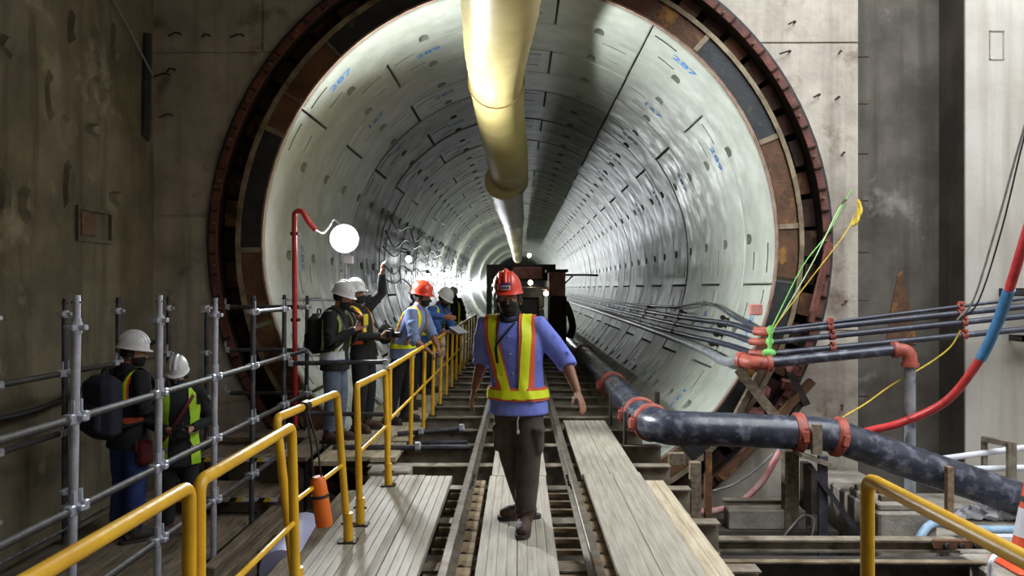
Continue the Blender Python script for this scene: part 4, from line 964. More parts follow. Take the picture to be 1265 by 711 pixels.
for k, (px, py, s) in enumerate(((1198, 628, 0.13), (1218, 622, 0.15), (1236, 630, 0.12), (1180, 634, 0.10), (1205, 620, 0.1))):
    c = P(px, py, 8.3); c.z = -0.74 + s*0.45; mb = MB(); mb.ell(c, s, s*0.9, s*0.5, 12, 8)
    for v in mb.v: v += Vector((rr.uniform(-1, 1), rr.uniform(-1, 1), rr.uniform(-1, 1)))*s*0.16
    tag(mb.build('plastic_bag', 'white_plastic', None, 20), ('crumpled white plastic bag left of centre on the ledge', 'largest crumpled white plastic bag on the ledge', 'rightmost crumpled white plastic bag on the ledge', 'small flattened white plastic bag at the left end of the heap', 'small white plastic bag lying on top of the heap')[k], 'bag', 'plastic bags on the ledge')
for k, (px, py) in enumerate(((1088, 618), (1104, 625), (1096, 618), (1074, 612))):
    c = P(px, py, 7.9); mb = MB(); M = Matrix.Translation((c.x, 7.72 + 0.14*k, -0.375)) @ Matrix.Rotation(rr.uniform(-0.3, 0.3), 4, 'Z'); mb.bbox((-0.11 + 0.02*k, -0.035, -0.025), (0.11, 0.035, 0.03), 0.006, M)
    tag(mb.build('timber_offcut', 'timber_old'), ('longest', 'second', 'third', 'leftmost')[k] + ' timber offcut lying on the slab left of the plastic bags', 'offcut', 'timber offcuts on the ledge')
mb = MB(); mb.tube(cr([P(1230, 682, 5.7), P(1222, 690, 5.6), P(1220, 705, 5.6), P(1221, 730, 5.6)], 5), 0.018, 8); tag(mb.build('white_hose', 'white_plastic', None, 50), 'thin white hose end beside the traffic cone', 'hose')
# red hose with blue sleeve
hp = [P(1020, 548, 8.9), P(1070, 532, 8.75), P(1110, 522, 8.6), P(1165, 496, 8.2), P(1205, 448, 7.8), P(1228, 402, 7.5), P(1246, 350, 7.1), P(1266, 285, 6.7), P(1300, 180, 6.2), P(1340, 40, 5.8), P(1400, -220, 5.4), P(1430, -560, 5.2)]
t = thing('red_hose', 'red hose with a blue sleeve sweeping up across the pale pillar', 'hose', hp[0])
q = cr(hp, 8); mb = MB(); mb.tube(q, 0.042, 12); mb.build('hose', 'hose_red', t, 60)
mb = MB(); mb.tube(q[33:48], 0.050, 12); mb.build('sleeve', 'hose_blue', t, 60)
hp = [P(858, 632, 8.3), P(885, 630, 8.5), P(912, 621, 8.7), P(940, 595, 8.8), P(958, 565, 8.8), P(968, 548, 8.8)]
t = thing('pink_hose', 'faded red hose hanging in a curve under the thick pipe', 'hose', hp[0]); mb = MB(); mb.tube(cr(hp, 7), 0.036, 10); mb.build('hose', 'hose_pink', t, 60)
mb = MB(); mb.tube([hp[-1]+Vector((-0.04, 0, -0.07)), hp[-1]+Vector((0, 0, 0.03))], 0.041, 10); mb.build('blue_end', 'hose_blue', t, 60)
mb = MB(); mb.tube(cr([P(880, 606, 8.9), P(905, 598, 9.0), P(930, 582, 9.0), P(955, 560, 9.0)], 5), 0.014, 6); tag(mb.build('thin_cable', 'cable_grey'), 'thin pale cable above the pink hose', 'cable')
mb = MB(); mb.tube(cr([P(1000, 668, 8.2), P(1004, 642, 8.3), P(991, 636, 8.3), P(975, 652, 8.2), P(966, 664, 8.2)], 5), 0.012, 6); tag(mb.build('thin_cable', 'cable_grey'), 'thin looped pale cable beside the weathered broad post', 'cable')
# ropes
def rope(pts, m, lab, r=0.0065, name='rope'):
    mb = MB(); mb.tube(cr(pts, 5), r, 6); return tag(mb.build(name, m), lab, 'rope')
rope([P(950, 410, 8.85), P(990, 330, 9.0), P(1020, 290, 9.15), P(1050, 235, 9.3)], 'rope_green', 'bright green rope rising from the pipe knot to the head wall')
rope([P(952, 412, 8.85), P(1000, 330, 9.0), P(1030, 268, 9.2), P(1042, 248, 9.3)], 'rope_pale', 'pale rope beside the bright green one')
rope([P(955, 405, 8.82), P(1000, 345, 8.95), P(1042, 290, 9.15), P(1056, 262, 9.3)], 'rope_yellow', 'yellow rope slanting from the pipes to a yellow knot')
rope([P(1058, 248, 9.28), P(1062, 262, 9.2), P(1052, 278, 9.2), P(1058, 272, 9.18), P(1060, 250, 9.28)], 'rope_yellow', 'yellow rope knot hanging at the edge of the head wall', 0.02)
mb = MB()
for (px, py) in ((951, 408), (950, 422), (949, 436)):
    c = P(px, py, 8.95); mb.ell(c, 0.045, 0.07, 0.05, 8, 6)
mb.tube([P(952, 402, 8.88), P(950, 425, 8.88), P(949, 442, 8.88)], 0.022, 8); mb.ell(P(949, 436, 8.88), 0.08, 0.05, 0.05, 8, 6)
tag(mb.build('rope_knot', 'rope_green', None, 60), 'bright green rope wound around the dark service pipes', 'rope')
rope([P(1036, 519, 8.2), P(1043, 513, 8.25), P(1068, 498, 8.6), P(1100, 475, 8.8), P(1140, 452, 8.85), P(1170, 430, 8.85), P(1184, 408, 8.82)], 'rope_yellow', 'thin yellow cord sagging below the service pipes', 0.009)
rope([P(1180, 395, 8.8), P(1200, 370, 8.6), P(1225, 290, 8.0), P(1250, 200, 7.4), P(1275, 110, 7.0), P(1330, -120, 6.6), P(1370, -420, 6.4)], 'cable_grey', 'thin grey cable slanting up across the pale pillar', 0.011, 'cable')
rope([P(1184, 395, 8.78), P(1206, 372, 8.5), P(1234, 285, 8.0), P(1262, 170, 7.4), P(1290, 80, 7.0), P(1345, -130, 6.6), P(1390, -420, 6.4)], 'cable_black', 'thin dark cable beside the grey one across the pillar', 0.009, 'cable')
# braces, timbers and rubble at the lower right of the portal ring
def brace(a, b, w, h, m, lab, cat='brace'):
    mb = MB(); mb.bar(a, b, w, h); return tag(mb.build('steel_brace' if 'timber' not in m else 'timber_strut', m), lab, cat)
brace(P(911, 456, 9.15), P(962, 520, 9.0), 0.05, 0.10, 'timber_old', 'brown timber strut slanting below the salmon elbow')
brace(P(975, 460, 9.1), P(996, 500, 9.05), 0.05, 0.08, 'dark_steel', 'dark short steel brace right of the slanting timber strut')
brace(P(990, 496, 9.1), P(972, 520, 9.1), 0.05, 0.06, 'dark_steel', 'dark stub brace meeting the short steel brace')
brace(P(940, 455, 9.2), P(892, 545, 9.2), 0.09, 0.07, 'timber_old', 'worn timber batten along the lower right of the ring')
brace(P(1002, 470, 9.1), P(890, 590, 9.1), 0.10, 0.08, 'rust_brown', 'rusty channel with bolts slanting behind the thick pipe')
brace(P(1000, 398, 9.15), P(1024, 300, 9.15), 0.07, 0.06, 'rust_red', 'rusty steel strap beside the seal ring above the pipes')
k = 0
for i in range(34):
    px = rr.uniform(885, 985); py = rr.uniform(455, 590)
    p = P(px, py, 9.25); d = math.hypot(p.x, p.z-ZC)
    if d < RO+0.05 or d > RH-0.02: continue
    s = rr.uniform(0.05, 0.1); mb = MB(); mb.bbox((-s, -s*0.6, -s*0.7), (s, s*0.6, s*0.7), s*0.2, Matrix.Translation((p.x, YH+0.0, p.z)) @ Euler((rr.uniform(-1, 1), rr.uniform(-1, 1), rr.uniform(-1, 1))).to_matrix().to_4x4())
    mb.build('rubble_brick', 'rust_red', pr)
# light box bracket on the ring
p = P(933, 383, 9.2); mb = MB(); mb.bbox((p.x-0.07, p.y-0.03, p.z-0.06), (p.x+0.07, p.y+0.05, p.z+0.07), 0.01); tag(mb.build('junction_box', 'loco_red'), 'small pinkish box on the ring edge above the service pipes', 'box')

# ------------------------------------------------------------------ people
mat('skin', S(150,104,80), S(132,88,66), 14, 0.55)
mat('skin_light', S(176,128,104), S(158,110,88), 14, 0.55)
mat('eye_white', S(220,216,210), S(200,196,190), 30, 0.3)
mat('eye_dark', S(30,22,18), S(18,14,12), 30, 0.3)
mat('hair_black', S(26,22,20), S(16,14,13), 40, 0.7, bump=0.4)
mat('cloth_blue', S(128,140,228), S(106,118,208), 5, 0.85, bump=0.35, bscale=9)
mat('cloth_paleblue', S(132,150,194), S(108,126,172), 5, 0.85, bump=0.35, bscale=9)
mat('cloth_royal', S(66,104,184), S(52,84,156), 5, 0.85, bump=0.35, bscale=9)
mat('cloth_black', S(36,37,40), S(24,25,28), 6, 0.9, bump=0.3, bscale=9)
mat('cloth_navy', S(44,46,66), S(32,33,50), 6, 0.85, bump=0.2, bscale=9)
mat('trouser_brown', S(82,70,64), S(62,52,48), 6, 0.9, bump=0.4, bscale=10)
mat('jeans', S(50,66,128), S(34,46,98), 6, 0.9, bump=0.3, bscale=12)
mat('jeans_grey', S(112,126,148), S(86,98,120), 6, 0.9, bump=0.3, bscale=12)
mat('boot_brown', S(92,66,52), S(62,44,36), 9, 0.7, bump=0.3)
mat('boot_dark', S(58,50,46), S(40,34,32), 9, 0.7, bump=0.3)
mat('sole', S(60,54,50), S(44,40,38), 9, 0.8)
mat('hat_red', S(226,62,36), S(212,52,30), 3, 0.3, coat=0.3)
mat('hat_white', S(232,232,236), S(220,220,226), 3, 0.35, coat=0.2)
mat('vest_orange', S(232,108,72), S(216,92,60), 8, 0.8, bump=0.2, bscale=60)
mat('strip_yellow', S(240,250,40), S(228,240,30), 8, 0.5)
mat('vest_lime', S(190,236,60), S(166,216,46), 8, 0.7)
mat('strip_silver', S(206,212,220), S(180,186,196), 8, 0.4)
mat('mask_black', S(30,30,33), S(20,20,23), 10, 0.85)
mat('mask_blue', S(38,40,74), S(28,30,58), 10, 0.85)
mat('sticker_white', S(232,232,240), S(216,216,226), 20, 0.5)
mat('sticker_purple', S(92,40,96), S(80,34,84), 20, 0.5)
mat('bag_red', S(120,40,44), S(92,30,34), 8, 0.7)
mat('camera_black', S(30,30,32), S(20,20,22), 8, 0.45)
mat('phone_yellow', S(226,214,60), S(208,196,50), 8, 0.4)

def sstep(t): t = max(0.0, min(1.0, t)); return t*t*(3-2*t)
def solid_grid(go, gi):
    """two point grids (outer, inner) closed into one thin shell"""
    nv = len(go); nu = len(go[0]); mb = MB(); vs = [p for r in go for p in r] + [p for r in gi for p in r]; o = nu*nv; fs = []
    for j in range(nv-1):
        for i in range(nu-1):
            a = j*nu+i; fs.append((a, a+1, a+nu+1, a+nu)); fs.append((o+a, o+a+nu, o+a+nu+1, o+a+1))
    for i in range(nu-1):
        fs.append((i, o+i, o+i+1, i+1)); a = (nv-1)*nu+i; fs.append((a, a+1, o+a+1, o+a))
    for j in range(nv-1):
        a = j*nu; fs.append((a, a+nu, o+a+nu, o+a)); a = j*nu+nu-1; fs.append((a, o+a, o+a+nu, a+nu))
    return mb.add(vs, fs)
def wrap(bvhs, rows, off, th=0.004):
    go = []; gi = []
    for row in rows:
        ro = []; ri = []
        for o, t in row:
            d = (t-o).normalized(); best = None
            for b in bvhs:
                h = b.ray_cast(o, d)
                if h[0] is not None and (best is None or h[3] < best): best = h[3]
            p = o + d*best if best is not None else t
            ro.append(p - d*off); ri.append(p - d*(off-th))
        go.append(ro); gi.append(ri)
    return solid_grid(go, gi)

def hand(mb, W, El, thumb, left, curl=0.35, splay=0.0, rf=0.0088):
    d = (W-El).normalized(); s = Vector(thumb); s = (s - d*s.dot(d)).normalized(); n = d.cross(s)
    if not left: n = -n
    rings = []
    for t, w, h in ((-0.02, 0.026, 0.022), (0.0, 0.028, 0.021), (0.03, 0.036, 0.018), (0.065, 0.041, 0.016), (0.095, 0.040, 0.012)):
        rings.append([W + d*t + s*(w*math.cos(2*PI*k/12)) + n*(h*math.sin(2*PI*k/12)) for k in range(12)])
    mb.loft(rings)
    for o, L in ((0.031, 0.070), (0.0105, 0.080), (-0.0105, 0.075), (-0.031, 0.058)):
        p = W + d*0.085 + s*o; dirv = (d + s*o*splay*6).normalized(); pts = [p]; a = 0.0
        for q, f in ((0, 0.45), (1, 0.32), (2, 0.26)):
            a += curl*(0.8 if q == 0 else 1.0); v = dirv*math.cos(a) + n*math.sin(a); p = p + v*L*f*1.05; pts.append(p)
        mb.tube(pts, [rf*1.1, rf*1.05, rf*0.95, rf*0.8], 8)
    p = W + d*0.022 + s*0.026; v = (d*0.62 + s*0.70 + n*0.30).normalized(); q = p + v*0.042; v2 = (d*0.85 + s*0.35 + n*0.40).normalized()
    mb.tube([p - v*0.01, q, q + v2*0.03, q + v2*0.052], [rf*1.5, rf*1.25, rf*1.1, rf*0.85], 8)

POSE = dict(kneeL=(0.10, -0.02, 0.50), kneeR=(-0.10, -0.02, 0.50), ankleL=(0.11, 0.02, 0.085), ankleR=(-0.11, 0.02, 0.085),
            toeL=(0.25, -1), toeR=(-0.25, -1), elbowL=(0.26, 0.05, 1.14), elbowR=(-0.26, 0.05, 1.14), wristL=(0.27, -0.06, 0.90), wristR=(-0.27, -0.06, 0.90),
            thumbL=(-0.3, -1, 0), thumbR=(0.3, -1, 0), curlL=0.35, curlR=0.35)
def person(label, loc, rz, pose=None, lean=0.0, sway=0.0, head=(0, 0, 0), scale=1.0, shirt='cloth_black', sleeve='long', trousers='cloth_black', boots='boot_dark',
           hat='hat_white', vest=None, mask=None, skin='skin', vox=0.0075, group=None, bulk=1.0, sticker=False, gaiter=False, extras=None, hem=0.80):
    J = dict(POSE); J.update(pose or {}); J = {k: (Vector(v) if isinstance(v, tuple) and len(v) == 3 else v) for k, v in J.items()}
    T = thing('person', label, 'person', loc, rz, group); T.scale = (scale,)*3
    def bend(p):
        p = Vector(p)
        if p.z <= 0.90: return p
        a = lean*sstep((p.z-0.90)/0.25); dz = p.z-0.95; c, s = math.cos(a), math.sin(a)
        return Vector((p.x + sway*max(0, p.z-0.95), p.y*c - dz*s, 0.95 + p.y*s + dz*c))
    hb = Vector((0, 0.012, 1.50)); RH_ = Euler((head[0], head[1], head[2])).to_matrix()
    H = lambda p: bend(hb + RH_ @ (Vector(p)-hb) - Vector((0, 0, 0.028)))
    el = lambda c, a, b, z, mb, f=H, n=14, m=9: add_ell(mb, c, a, b, z, f, n, m)
    def add_ell(mb, c, a, b, z, f, n, m):
        t = MB(); t.ell(c, a, b, z, n, m); mb.add([f(v) for v in t.v], t.f)
    def torso(mb, prof, k=1.0, n=24):
        mb.loft([[bend((rx*k*bulk*math.cos(2*PI*i/n), yc + ry*k*bulk*math.sin(2*PI*i/n), z)) for i in range(n)] for z, rx, ry, yc in prof])
    shL, shR = bend((0.19, 0.012, 1.405)), bend((-0.19, 0.012, 1.405))
    inL, inR = bend((0.10, 0.01, 1.40)), bend((-0.10, 0.01, 1.40))
    side = (('L', shL, inL, 1), ('R', shR, inR, -1))
    hip = {'L': Vector((0.088, 0, 0.86)), 'R': Vector((-0.088, 0, 0.86))}
    # --- body: one continuous mesh
    b = MB()
    torso(b, [(0.84, 0.15, 0.105, 0), (0.95, 0.155, 0.11, 0), (1.08, 0.145, 0.10, 0), (1.25, 0.17, 0.115, 0), (1.36, 0.17, 0.105, 0.005), (1.43, 0.14, 0.08, 0.01), (1.475, 0.06, 0.055, 0.012)])
    b.tube([bend((0, 0.015, 1.40)), bend((0, 0.012, 1.50)), H((0, 0.005, 1.56))], [0.066, 0.056, 0.056], 14)
    el((0, 0.012, 1.655), 0.077, 0.097, 0.100, b); el((0, -0.030, 1.605), 0.064, 0.072, 0.088, b); el((0, -0.046, 1.552), 0.046, 0.046, 0.036, b)
    t = MB(); t.tube([(0, -0.096, 1.640), (0, -0.112, 1.618), (0, -0.121, 1.600)], [0.008, 0.012, 0.016], 8); b.add([H(v) for v in t.v], t.f)
    el((0, -0.088, 1.655), 0.050, 0.017, 0.011, b); el((0, -0.098, 1.562), 0.024, 0.010, 0.010, b)
    for s in (-1, 1): el((s*0.078, 0.012, 1.612), 0.013, 0.024, 0.033, b)
    for k, sh, inn, sg in side:
        E = J['elbow'+k]; Wr = J['wrist'+k]; fm = E.lerp(Wr, 0.3)
        b.tube([inn, sh, sh.lerp(E, 0.5), E, fm, E.lerp(Wr, 0.75), Wr], [0.055, 0.056, 0.048, 0.041, 0.043, 0.033, 0.027], 12)
        hand(b, Wr, E, J['thumb'+k], k == 'L', J['curl'+k])
        K = J['knee'+k]; A = J['ankle'+k]
        b.tube([hip[k], hip[k].lerp(K, 0.5), K, K.lerp(A, 0.35), A], [0.08, 0.068, 0.052, 0.05, 0.038], 12)
        fd = Vector((J['toe'+k][0], J['toe'+k][1], 0)).normalized(); b.tube([A, A + fd*0.06 - Vector((0, 0, 0.04)), A + fd*0.13 - Vector((0, 0, 0.05))], [0.038, 0.034, 0.025], 10)
    bm_body = fuse(b, vox, 3, 0.45); bm_body.name = 'body'; link('body', bm_body, skin, T)
    bv_body = BVHTree.FromPolygons([v.co.copy() for v in bm_body.vertices], [tuple(p.vertices) for p in bm_body.polygons])
    # eyes
    for s in (-1, 1):
        mb = MB(); el((s*0.030, -0.0855, 1.632), 0.014, 0.012, 0.009, mb, H, 10, 7); e = link('eye', mb.mesh('eye', 60), 'eye_white', T)
        mb = MB(); el((s*0.030, -0.0955, 1.632), 0.006, 0.003, 0.006, mb, H, 10, 7); link('pupil', mb.mesh('pupil', 60), 'eye_dark', e)
    # hair below the helmet
    mb = MB(); rows = []; n = 20
    for j in range(6):
        z = 1.60 + 0.02*j; row = []
        for i in range(n+1):
            a = math.radians(-120 + 240*i/n); d = Vector((math.sin(a), math.cos(a), 0))
            row.append((H(Vector((0, 0.012, z)) + d*0.3), H(Vector((0, 0.012, z)))))
        rows.append(row)
    link('hair', wrap([bv_body], rows, 0.009, 0.012).mesh('hair', 60), 'hair_black', T)
    # --- shirt or jacket
    TP = [(hem, 0.206, 0.156, 0.0), (0.90, 0.194, 0.146, 0), (1.0, 0.180, 0.132, 0), (1.10, 0.180, 0.130, 0), (1.25, 0.200, 0.142, 0), (1.34, 0.205, 0.135, 0.003), (1.41, 0.175, 0.108, 0.008), (1.455, 0.110, 0.082, 0.012), (1.485, 0.072, 0.070, 0.014)]; b = MB(); torso(b, TP)
    for k, sh, inn, sg in side:
        E = J['elbow'+k]; Wr = J['wrist'+k]
        if sleeve == 'long': pts = [inn, sh, sh.lerp(E, 0.5), E, E.lerp(Wr, 0.5), E.lerp(Wr, 0.96)]; rs = [0.07, 0.078, 0.070, 0.062, 0.052, 0.042]
        elif sleeve == 'elbow': pts = [inn, sh, sh.lerp(E, 0.5), E, E.lerp(Wr, 0.10), E.lerp(Wr, 0.18)]; rs = [0.07, 0.080, 0.076, 0.068, 0.066, 0.062]
        else: pts = [inn, sh, sh.lerp(E, 0.4), sh.lerp(E, 0.85)]; rs = [0.07, 0.080, 0.074, 0.070]
        rs = [q*(0.5+0.5*bulk) for q in rs]; b.tube(pts, rs, 14)
        if sleeve == 'elbow':
            for f in (0.03, 0.12): c = E.lerp(Wr, f); dd = (Wr-E).normalized(); b.tube([c-dd*0.014, c+dd*0.014], 0.071, 14)
        # folds
        for f, ln in ((0.35, 0.3), (0.6, -0.3), (0.8, 0.25)):
            c = sh.lerp(E, f); b.tube([c+Vector((sg*0.05, -0.06, ln*0.1)), c+Vector((sg*0.075, 0, 0)), c+Vector((sg*0.04, 0.06, -ln*0.1))], 0.012, 6)
    for x0, z0, x1, z1 in ((-0.12, 0.84, -0.05, 0.97), (0.02, 0.82, 0.09, 0.95), (0.13, 0.88, 0.05, 1.02), (-0.15, 1.02, -0.06, 1.10)):
        b.tube([bend((x0, -0.128*bulk, z0)), bend((x1, -0.130*bulk, z1))], [0.010, 0.014], 6)
    ms = fuse(b, 0.0105, 3, 0.5); ms.name = 'shirt'; sh_o = link('shirt', ms, shirt, T)
    bv = BVHTree.FromPolygons([v.co.copy() for v in ms.vertices], [tuple(p.vertices) for p in ms.polygons])
    tb = MB(); torso(tb, TP, 1.0, 48); bvt = BVHTree.FromPolygons(tb.v, tb.f)
    # collar
    mb = MB(); mb.tube([bend((0, 0.012, 1.462)), bend((0, 0.010, 1.49)), bend((0, 0.006, 1.513))], [0.080, 0.076, 0.074], 20); link('collar', mb.mesh('collar', 50), 'cloth_black' if gaiter else shirt, sh_o)
    # --- trousers
    b = MB(); torso(b, [(1.0, 0.150, 0.108, 0), (0.90, 0.164, 0.120, 0), (0.82, 0.164, 0.120, 0), (0.76, 0.12, 0.10, 0)])
    for k in 'LR':
        K = J['knee'+k]; A = J['ankle'+k]; hp = hip[k]
        b.tube([hp + Vector((0, 0, 0.02)), hp.lerp(K, 0.3), hp.lerp(K, 0.7), K, K.lerp(A, 0.4), K.lerp(A, 0.68), K.lerp(A, 0.84)], [0.088, 0.098, 0.094, 0.085, 0.083, 0.078, 0.074], 16)
        sg = 1 if k == 'L' else -1
        for f, dy in ((0.12, 0.02), (0.55, -0.02), (0.72, 0.02), (0.86, -0.01)):
            c = K.lerp(A, f); b.tube([c+Vector((-0.07, -0.03, dy)), c+Vector((0, -0.074, 0)), c+Vector((0.07, -0.03, -dy))], 0.011, 6)
        if trousers == 'trouser_brown':
            c = hp.lerp(K, 0.66); b.bbox((-0.03, -0.075, -0.09), (0.03, 0.075, 0.09), 0.02, Matrix.Translation(c + Vector((sg*0.072, -0.02, 0))))
            b.bbox((-0.035, -0.08, -0.025), (0.035, 0.08, 0.025), 0.012, Matrix.Translation(c + Vector((sg*0.074, -0.02, 0.075))))
    mt = fuse(b, 0.0115, 3, 0.5); mt.name = 'trousers'; link('trousers', mt, trousers, T)
    # --- boots
    for k in 'LR':
        A = J['ankle'+k]; fd = Vector((J['toe'+k][0], J['toe'+k][1], 0)).normalized(); z0 = A.z - 0.085; b = MB(); up = Vector((0, 0, 1))
        g = Vector((A.x, A.y, z0)); K = J['knee'+k]
        b.tube([A.lerp(K, 0.34), A.lerp(K, 0.12), g + up*0.075, g + up*0.05], [0.062, 0.064, 0.058, 0.05], 14)
        b.tube([g - fd*0.075 + up*0.045, g - fd*0.03 + up*0.055, g + fd*0.06 + up*0.060, g + fd*0.13 + up*0.050, g + fd*0.175 + up*0.042, g + fd*0.19 + up*0.038], [0.034, 0.046, 0.050, 0.050, 0.040, 0.025], 14)
        mbt = fuse(b, 0.009, 2, 0.5); mbt.name = 'boot'
        for v in mbt.vertices: v.co.z = max(v.co.z, z0 + 0.018)
        bo = link('boot', mbt, boots, T)
        out = []; w = fd.cross(up)
        for t_, hw in ((-0.11, 0.02), (-0.09, 0.04), (-0.02, 0.046), (0.06, 0.05), (0.14, 0.052), (0.19, 0.036), (0.21, 0.015)): out.append((t_, hw))
        poly = [g + fd*t_ + w*hw for t_, hw in out] + [g + fd*t_ - w*hw for t_, hw in reversed(out)]
        mb = MB(); mb.loft([poly, [p + up*0.028 for p in poly]]); link('sole', mb.mesh('sole', 40), 'sole', bo)
    # --- hard hat
    if hat:
        n = 36; rings = []
        def rg(fx, ff, fb, z, inset=0):
            r = []
            for i in range(n):
                a = 2*PI*i/n; c, s = math.cos(a), math.sin(a); r.append(H((fx*c, 0.008 + (fb if s > 0 else ff)*s, z + 0.012*max(0, s)*0)))
            return r
        rings.append(rg(0.100, 0.125, 0.125, 1.676)); rings.append(rg(0.107, 0.165, 0.142, 1.668)); rings.append(rg(0.110, 0.169, 0.145, 1.673)); rings.append(rg(0.106, 0.162, 0.141, 1.680)); rings.append(rg(0.102, 0.134, 0.134, 1.688))
        for k in range(1, 9):
            t = k/8*PI/2*0.97; rings.append(rg(0.102*math.cos(t)**0.85, 0.131*math.cos(t)**0.85, 0.131*math.cos(t)**0.85, 1.692 + 0.138*math.sin(t)))
        mb = MB(); mb.loft(rings); ho = link('hard_hat', mb.mesh('hard_hat', 50), hat, T)
        for x, rr_ in ((0, 0.016), (-0.042, 0.009), (0.042, 0.009)):
            mb = MB(); pts = []
            for k in range(13):
                t = PI*(0.12 + 0.76*k/12); cx = math.sqrt(max(0, 1-(x/0.103)**2)); pts.append(H((x, 0.008 - 0.130*math.cos(t)*cx, 1.690 + 0.138*math.sin(t)*cx)))
            mb.tube(pts, rr_, 8); link('ridge', mb.mesh('ridge', 60), hat, ho)
        bvh_h = BVHTree.FromPolygons([v.co.copy() for v in ho.data.vertices], [tuple(p.vertices) for p in ho.data.polygons])
        if sticker:
            for (x0, x1, z0, z1, m, of) in ((-0.032, 0.034, 1.705, 1.733, 'sticker_white', 0.019), (-0.032, 0.034, 1.733, 1.755, 'sticker_purple', 0.019), (-0.025, -0.010, 1.711, 1.727, 'sticker_purple', 0.021), (-0.006, 0.010, 1.711, 1.727, 'sticker_purple', 0.021), (0.014, 0.028, 1.711, 1.727, 'eye_dark', 0.021), (-0.056, -0.047, 1.703, 1.740, 'sticker_white', 0.014)):
                rows = [[(H((x0+(x1-x0)*i/4, -0.5, z0+(z1-z0)*j/3)), H((x0+(x1-x0)*i/4, 0.1, z0+(z1-z0)*j/3))) for i in range(5)] for j in range(4)]
                link('sticker', wrap([bvh_h], rows, of, 0.004).mesh('sticker', 60), m, ho)
    # --- face mask
    if mask:
        rows = []
        for j in range(9):
            z = 1.527 + (1.622-1.527)*j/8; row = []
            for i in range(17):
                a = math.radians(-82 + 164*i/16); c = Vector((0, -0.01, z)); zz = z - (0.02*abs(math.sin(a))**2 if j > 5 else 0) + (0.02*abs(math.sin(a))**2 if j < 3 else 0)
                d = Vector((math.sin(a), -math.cos(a), 0)); c = Vector((0, -0.01, zz)); row.append((H(c + d*0.3), H(c)))
            rows.append(row)
        mo = link('face_mask', wrap([bv_body], rows, 0.009, 0.008).mesh('face_mask', 70), mask, T)
        for s in (-1, 1):
            mb = MB(); mb.tube([H((s*0.068, -0.02, 1.61)), H((s*0.088, 0.01, 1.635)), H((s*0.088, 0.035, 1.60))], 0.003, 6); link('ear_loop', mb.mesh('ear_loop', 60), mask, mo)
    if gaiter:
        mb = MB(); mb.tube([bend((0, 0.0, 1.42)), bend((0, -0.008, 1.455)), bend((0, -0.004, 1.50)), H((0, -0.01, 1.535))], [0.075, 0.088, 0.078, 0.072], 20); link('neck_gaiter', mb.mesh('neck_gaiter', 60), 'cloth_black', T)
    # --- vests
    def strap_rows(xb, xt, w, z0, zb, nu=5, back=True):
        """from the waist up the front, over the shoulder and down the back; centre x goes xb -> xt"""
        path = []
        for k in range(12):
            f = k/11; z = z0 + (1.34-z0)*f; x = xb + (xt-xb)*f; path.append((x, lambda x, z=z: (bend((x, -0.6, z)), bend((x, 0.2, z)))))
        for k in range(1, 12):
            ph = PI*k/12
            path.append((xt, lambda x, ph=ph: (bend(Vector((x, 0.01, 1.34)) + Vector((0, -math.cos(ph), math.sin(ph)))*0.5), bend((x, 0.01, 1.34)))))
        if back:
            for k in range(12):
                f = k/11; z = 1.34 + (zb-1.34)*f; path.append((xt + (xb*1.2-xt)*f*0.3, lambda x, z=z: (bend((x, 0.6, z)), bend((x, -0.2, z)))))
        return [[fn(x + w*(i/(nu-1)-0.5)) for i in range(nu)] for x, fn in path]
    def belt_rows(z0, z1, a0=-180, a1=180, n=48, nz=4):
        rows = []
        for j in range(nz):
            z = z0+(z1-z0)*j/(nz-1); rows.append([(bend(Vector((0, 0, z)) + Vector((math.sin(math.radians(a0+(a1-a0)*i/n)), -math.cos(math.radians(a0+(a1-a0)*i/n)), 0))*0.6), bend((0, 0, z))) for i in range(n+1)])
        return rows
    def put(rows, off, name, m, par, th=0.004, full=None):
        b_ = [bv] if (full or (full is None and vest == 'orange')) else [bvt]
        return link(name, wrap(b_, rows, off + (0 if b_[0] is bv else 0.004), th).mesh(name, 50), m, par)
    if vest == 'orange':
        v = put(belt_rows(0.895, 0.985), 0.015, 'safety_vest', 'vest_orange', T, 0.008)
        for s in (-1, 1):
            put(strap_rows(s*0.070, s*0.125, 0.108, 0.90, 0.90), 0.015, 'vest_panel', 'vest_orange', v)
            put(strap_rows(s*0.050, s*0.122, 0.062, 0.905, 0.90), 0.021, 'reflective_strip', 'strip_yellow', v)
            rows = [[(bend((s*(0.075 + (0.16-0.075)*(1-j/6)*i/4), -0.6, 0.93+0.16*j/6)), bend((s*(0.075 + (0.16-0.075)*(1-j/6)*i/4), 0.2, 0.93+0.16*j/6))) for i in range(5)] for j in range(7)]
            put(rows, 0.013, 'vest_panel', 'vest_orange', v)
        put(belt_rows(0.912, 0.968), 0.023, 'reflective_strip', 'strip_yellow', v)
    elif vest == 'sling':       # plain harness: straps plus belt, yellow
        v = put(belt_rows(0.93, 0.985), 0.008, 'safety_vest', 'strip_yellow', T)
        for s in (-1, 1):
            put(strap_rows(s*0.10, s*0.12, 0.075, 0.93, 0.93), 0.008, 'vest_panel', 'vest_orange', v); put(strap_rows(s*0.10, s*0.12, 0.04, 0.93, 0.93), 0.013, 'reflective_strip', 'strip_yellow', v)
    elif vest == 'belt':
        v = put(belt_rows(0.95, 1.01), 0.008, 'safety_vest', 'strip_yellow', T)
        for s in (-1, 1): put(strap_rows(s*0.12, s*0.12, 0.05, 0.95, 0.95), 0.008, 'reflective_strip', 'strip_yellow', v)
    elif vest == 'lime':        # open-fronted full vest
        v = put(belt_rows(0.84, 1.36, 22, 338, 60, 14), 0.008, 'safety_vest', 'vest_lime', T)
        for s in (-1, 1): put(strap_rows(s*0.12, s*0.125, 0.10, 1.2, 1.2), 0.010, 'vest_panel', 'vest_lime', v)
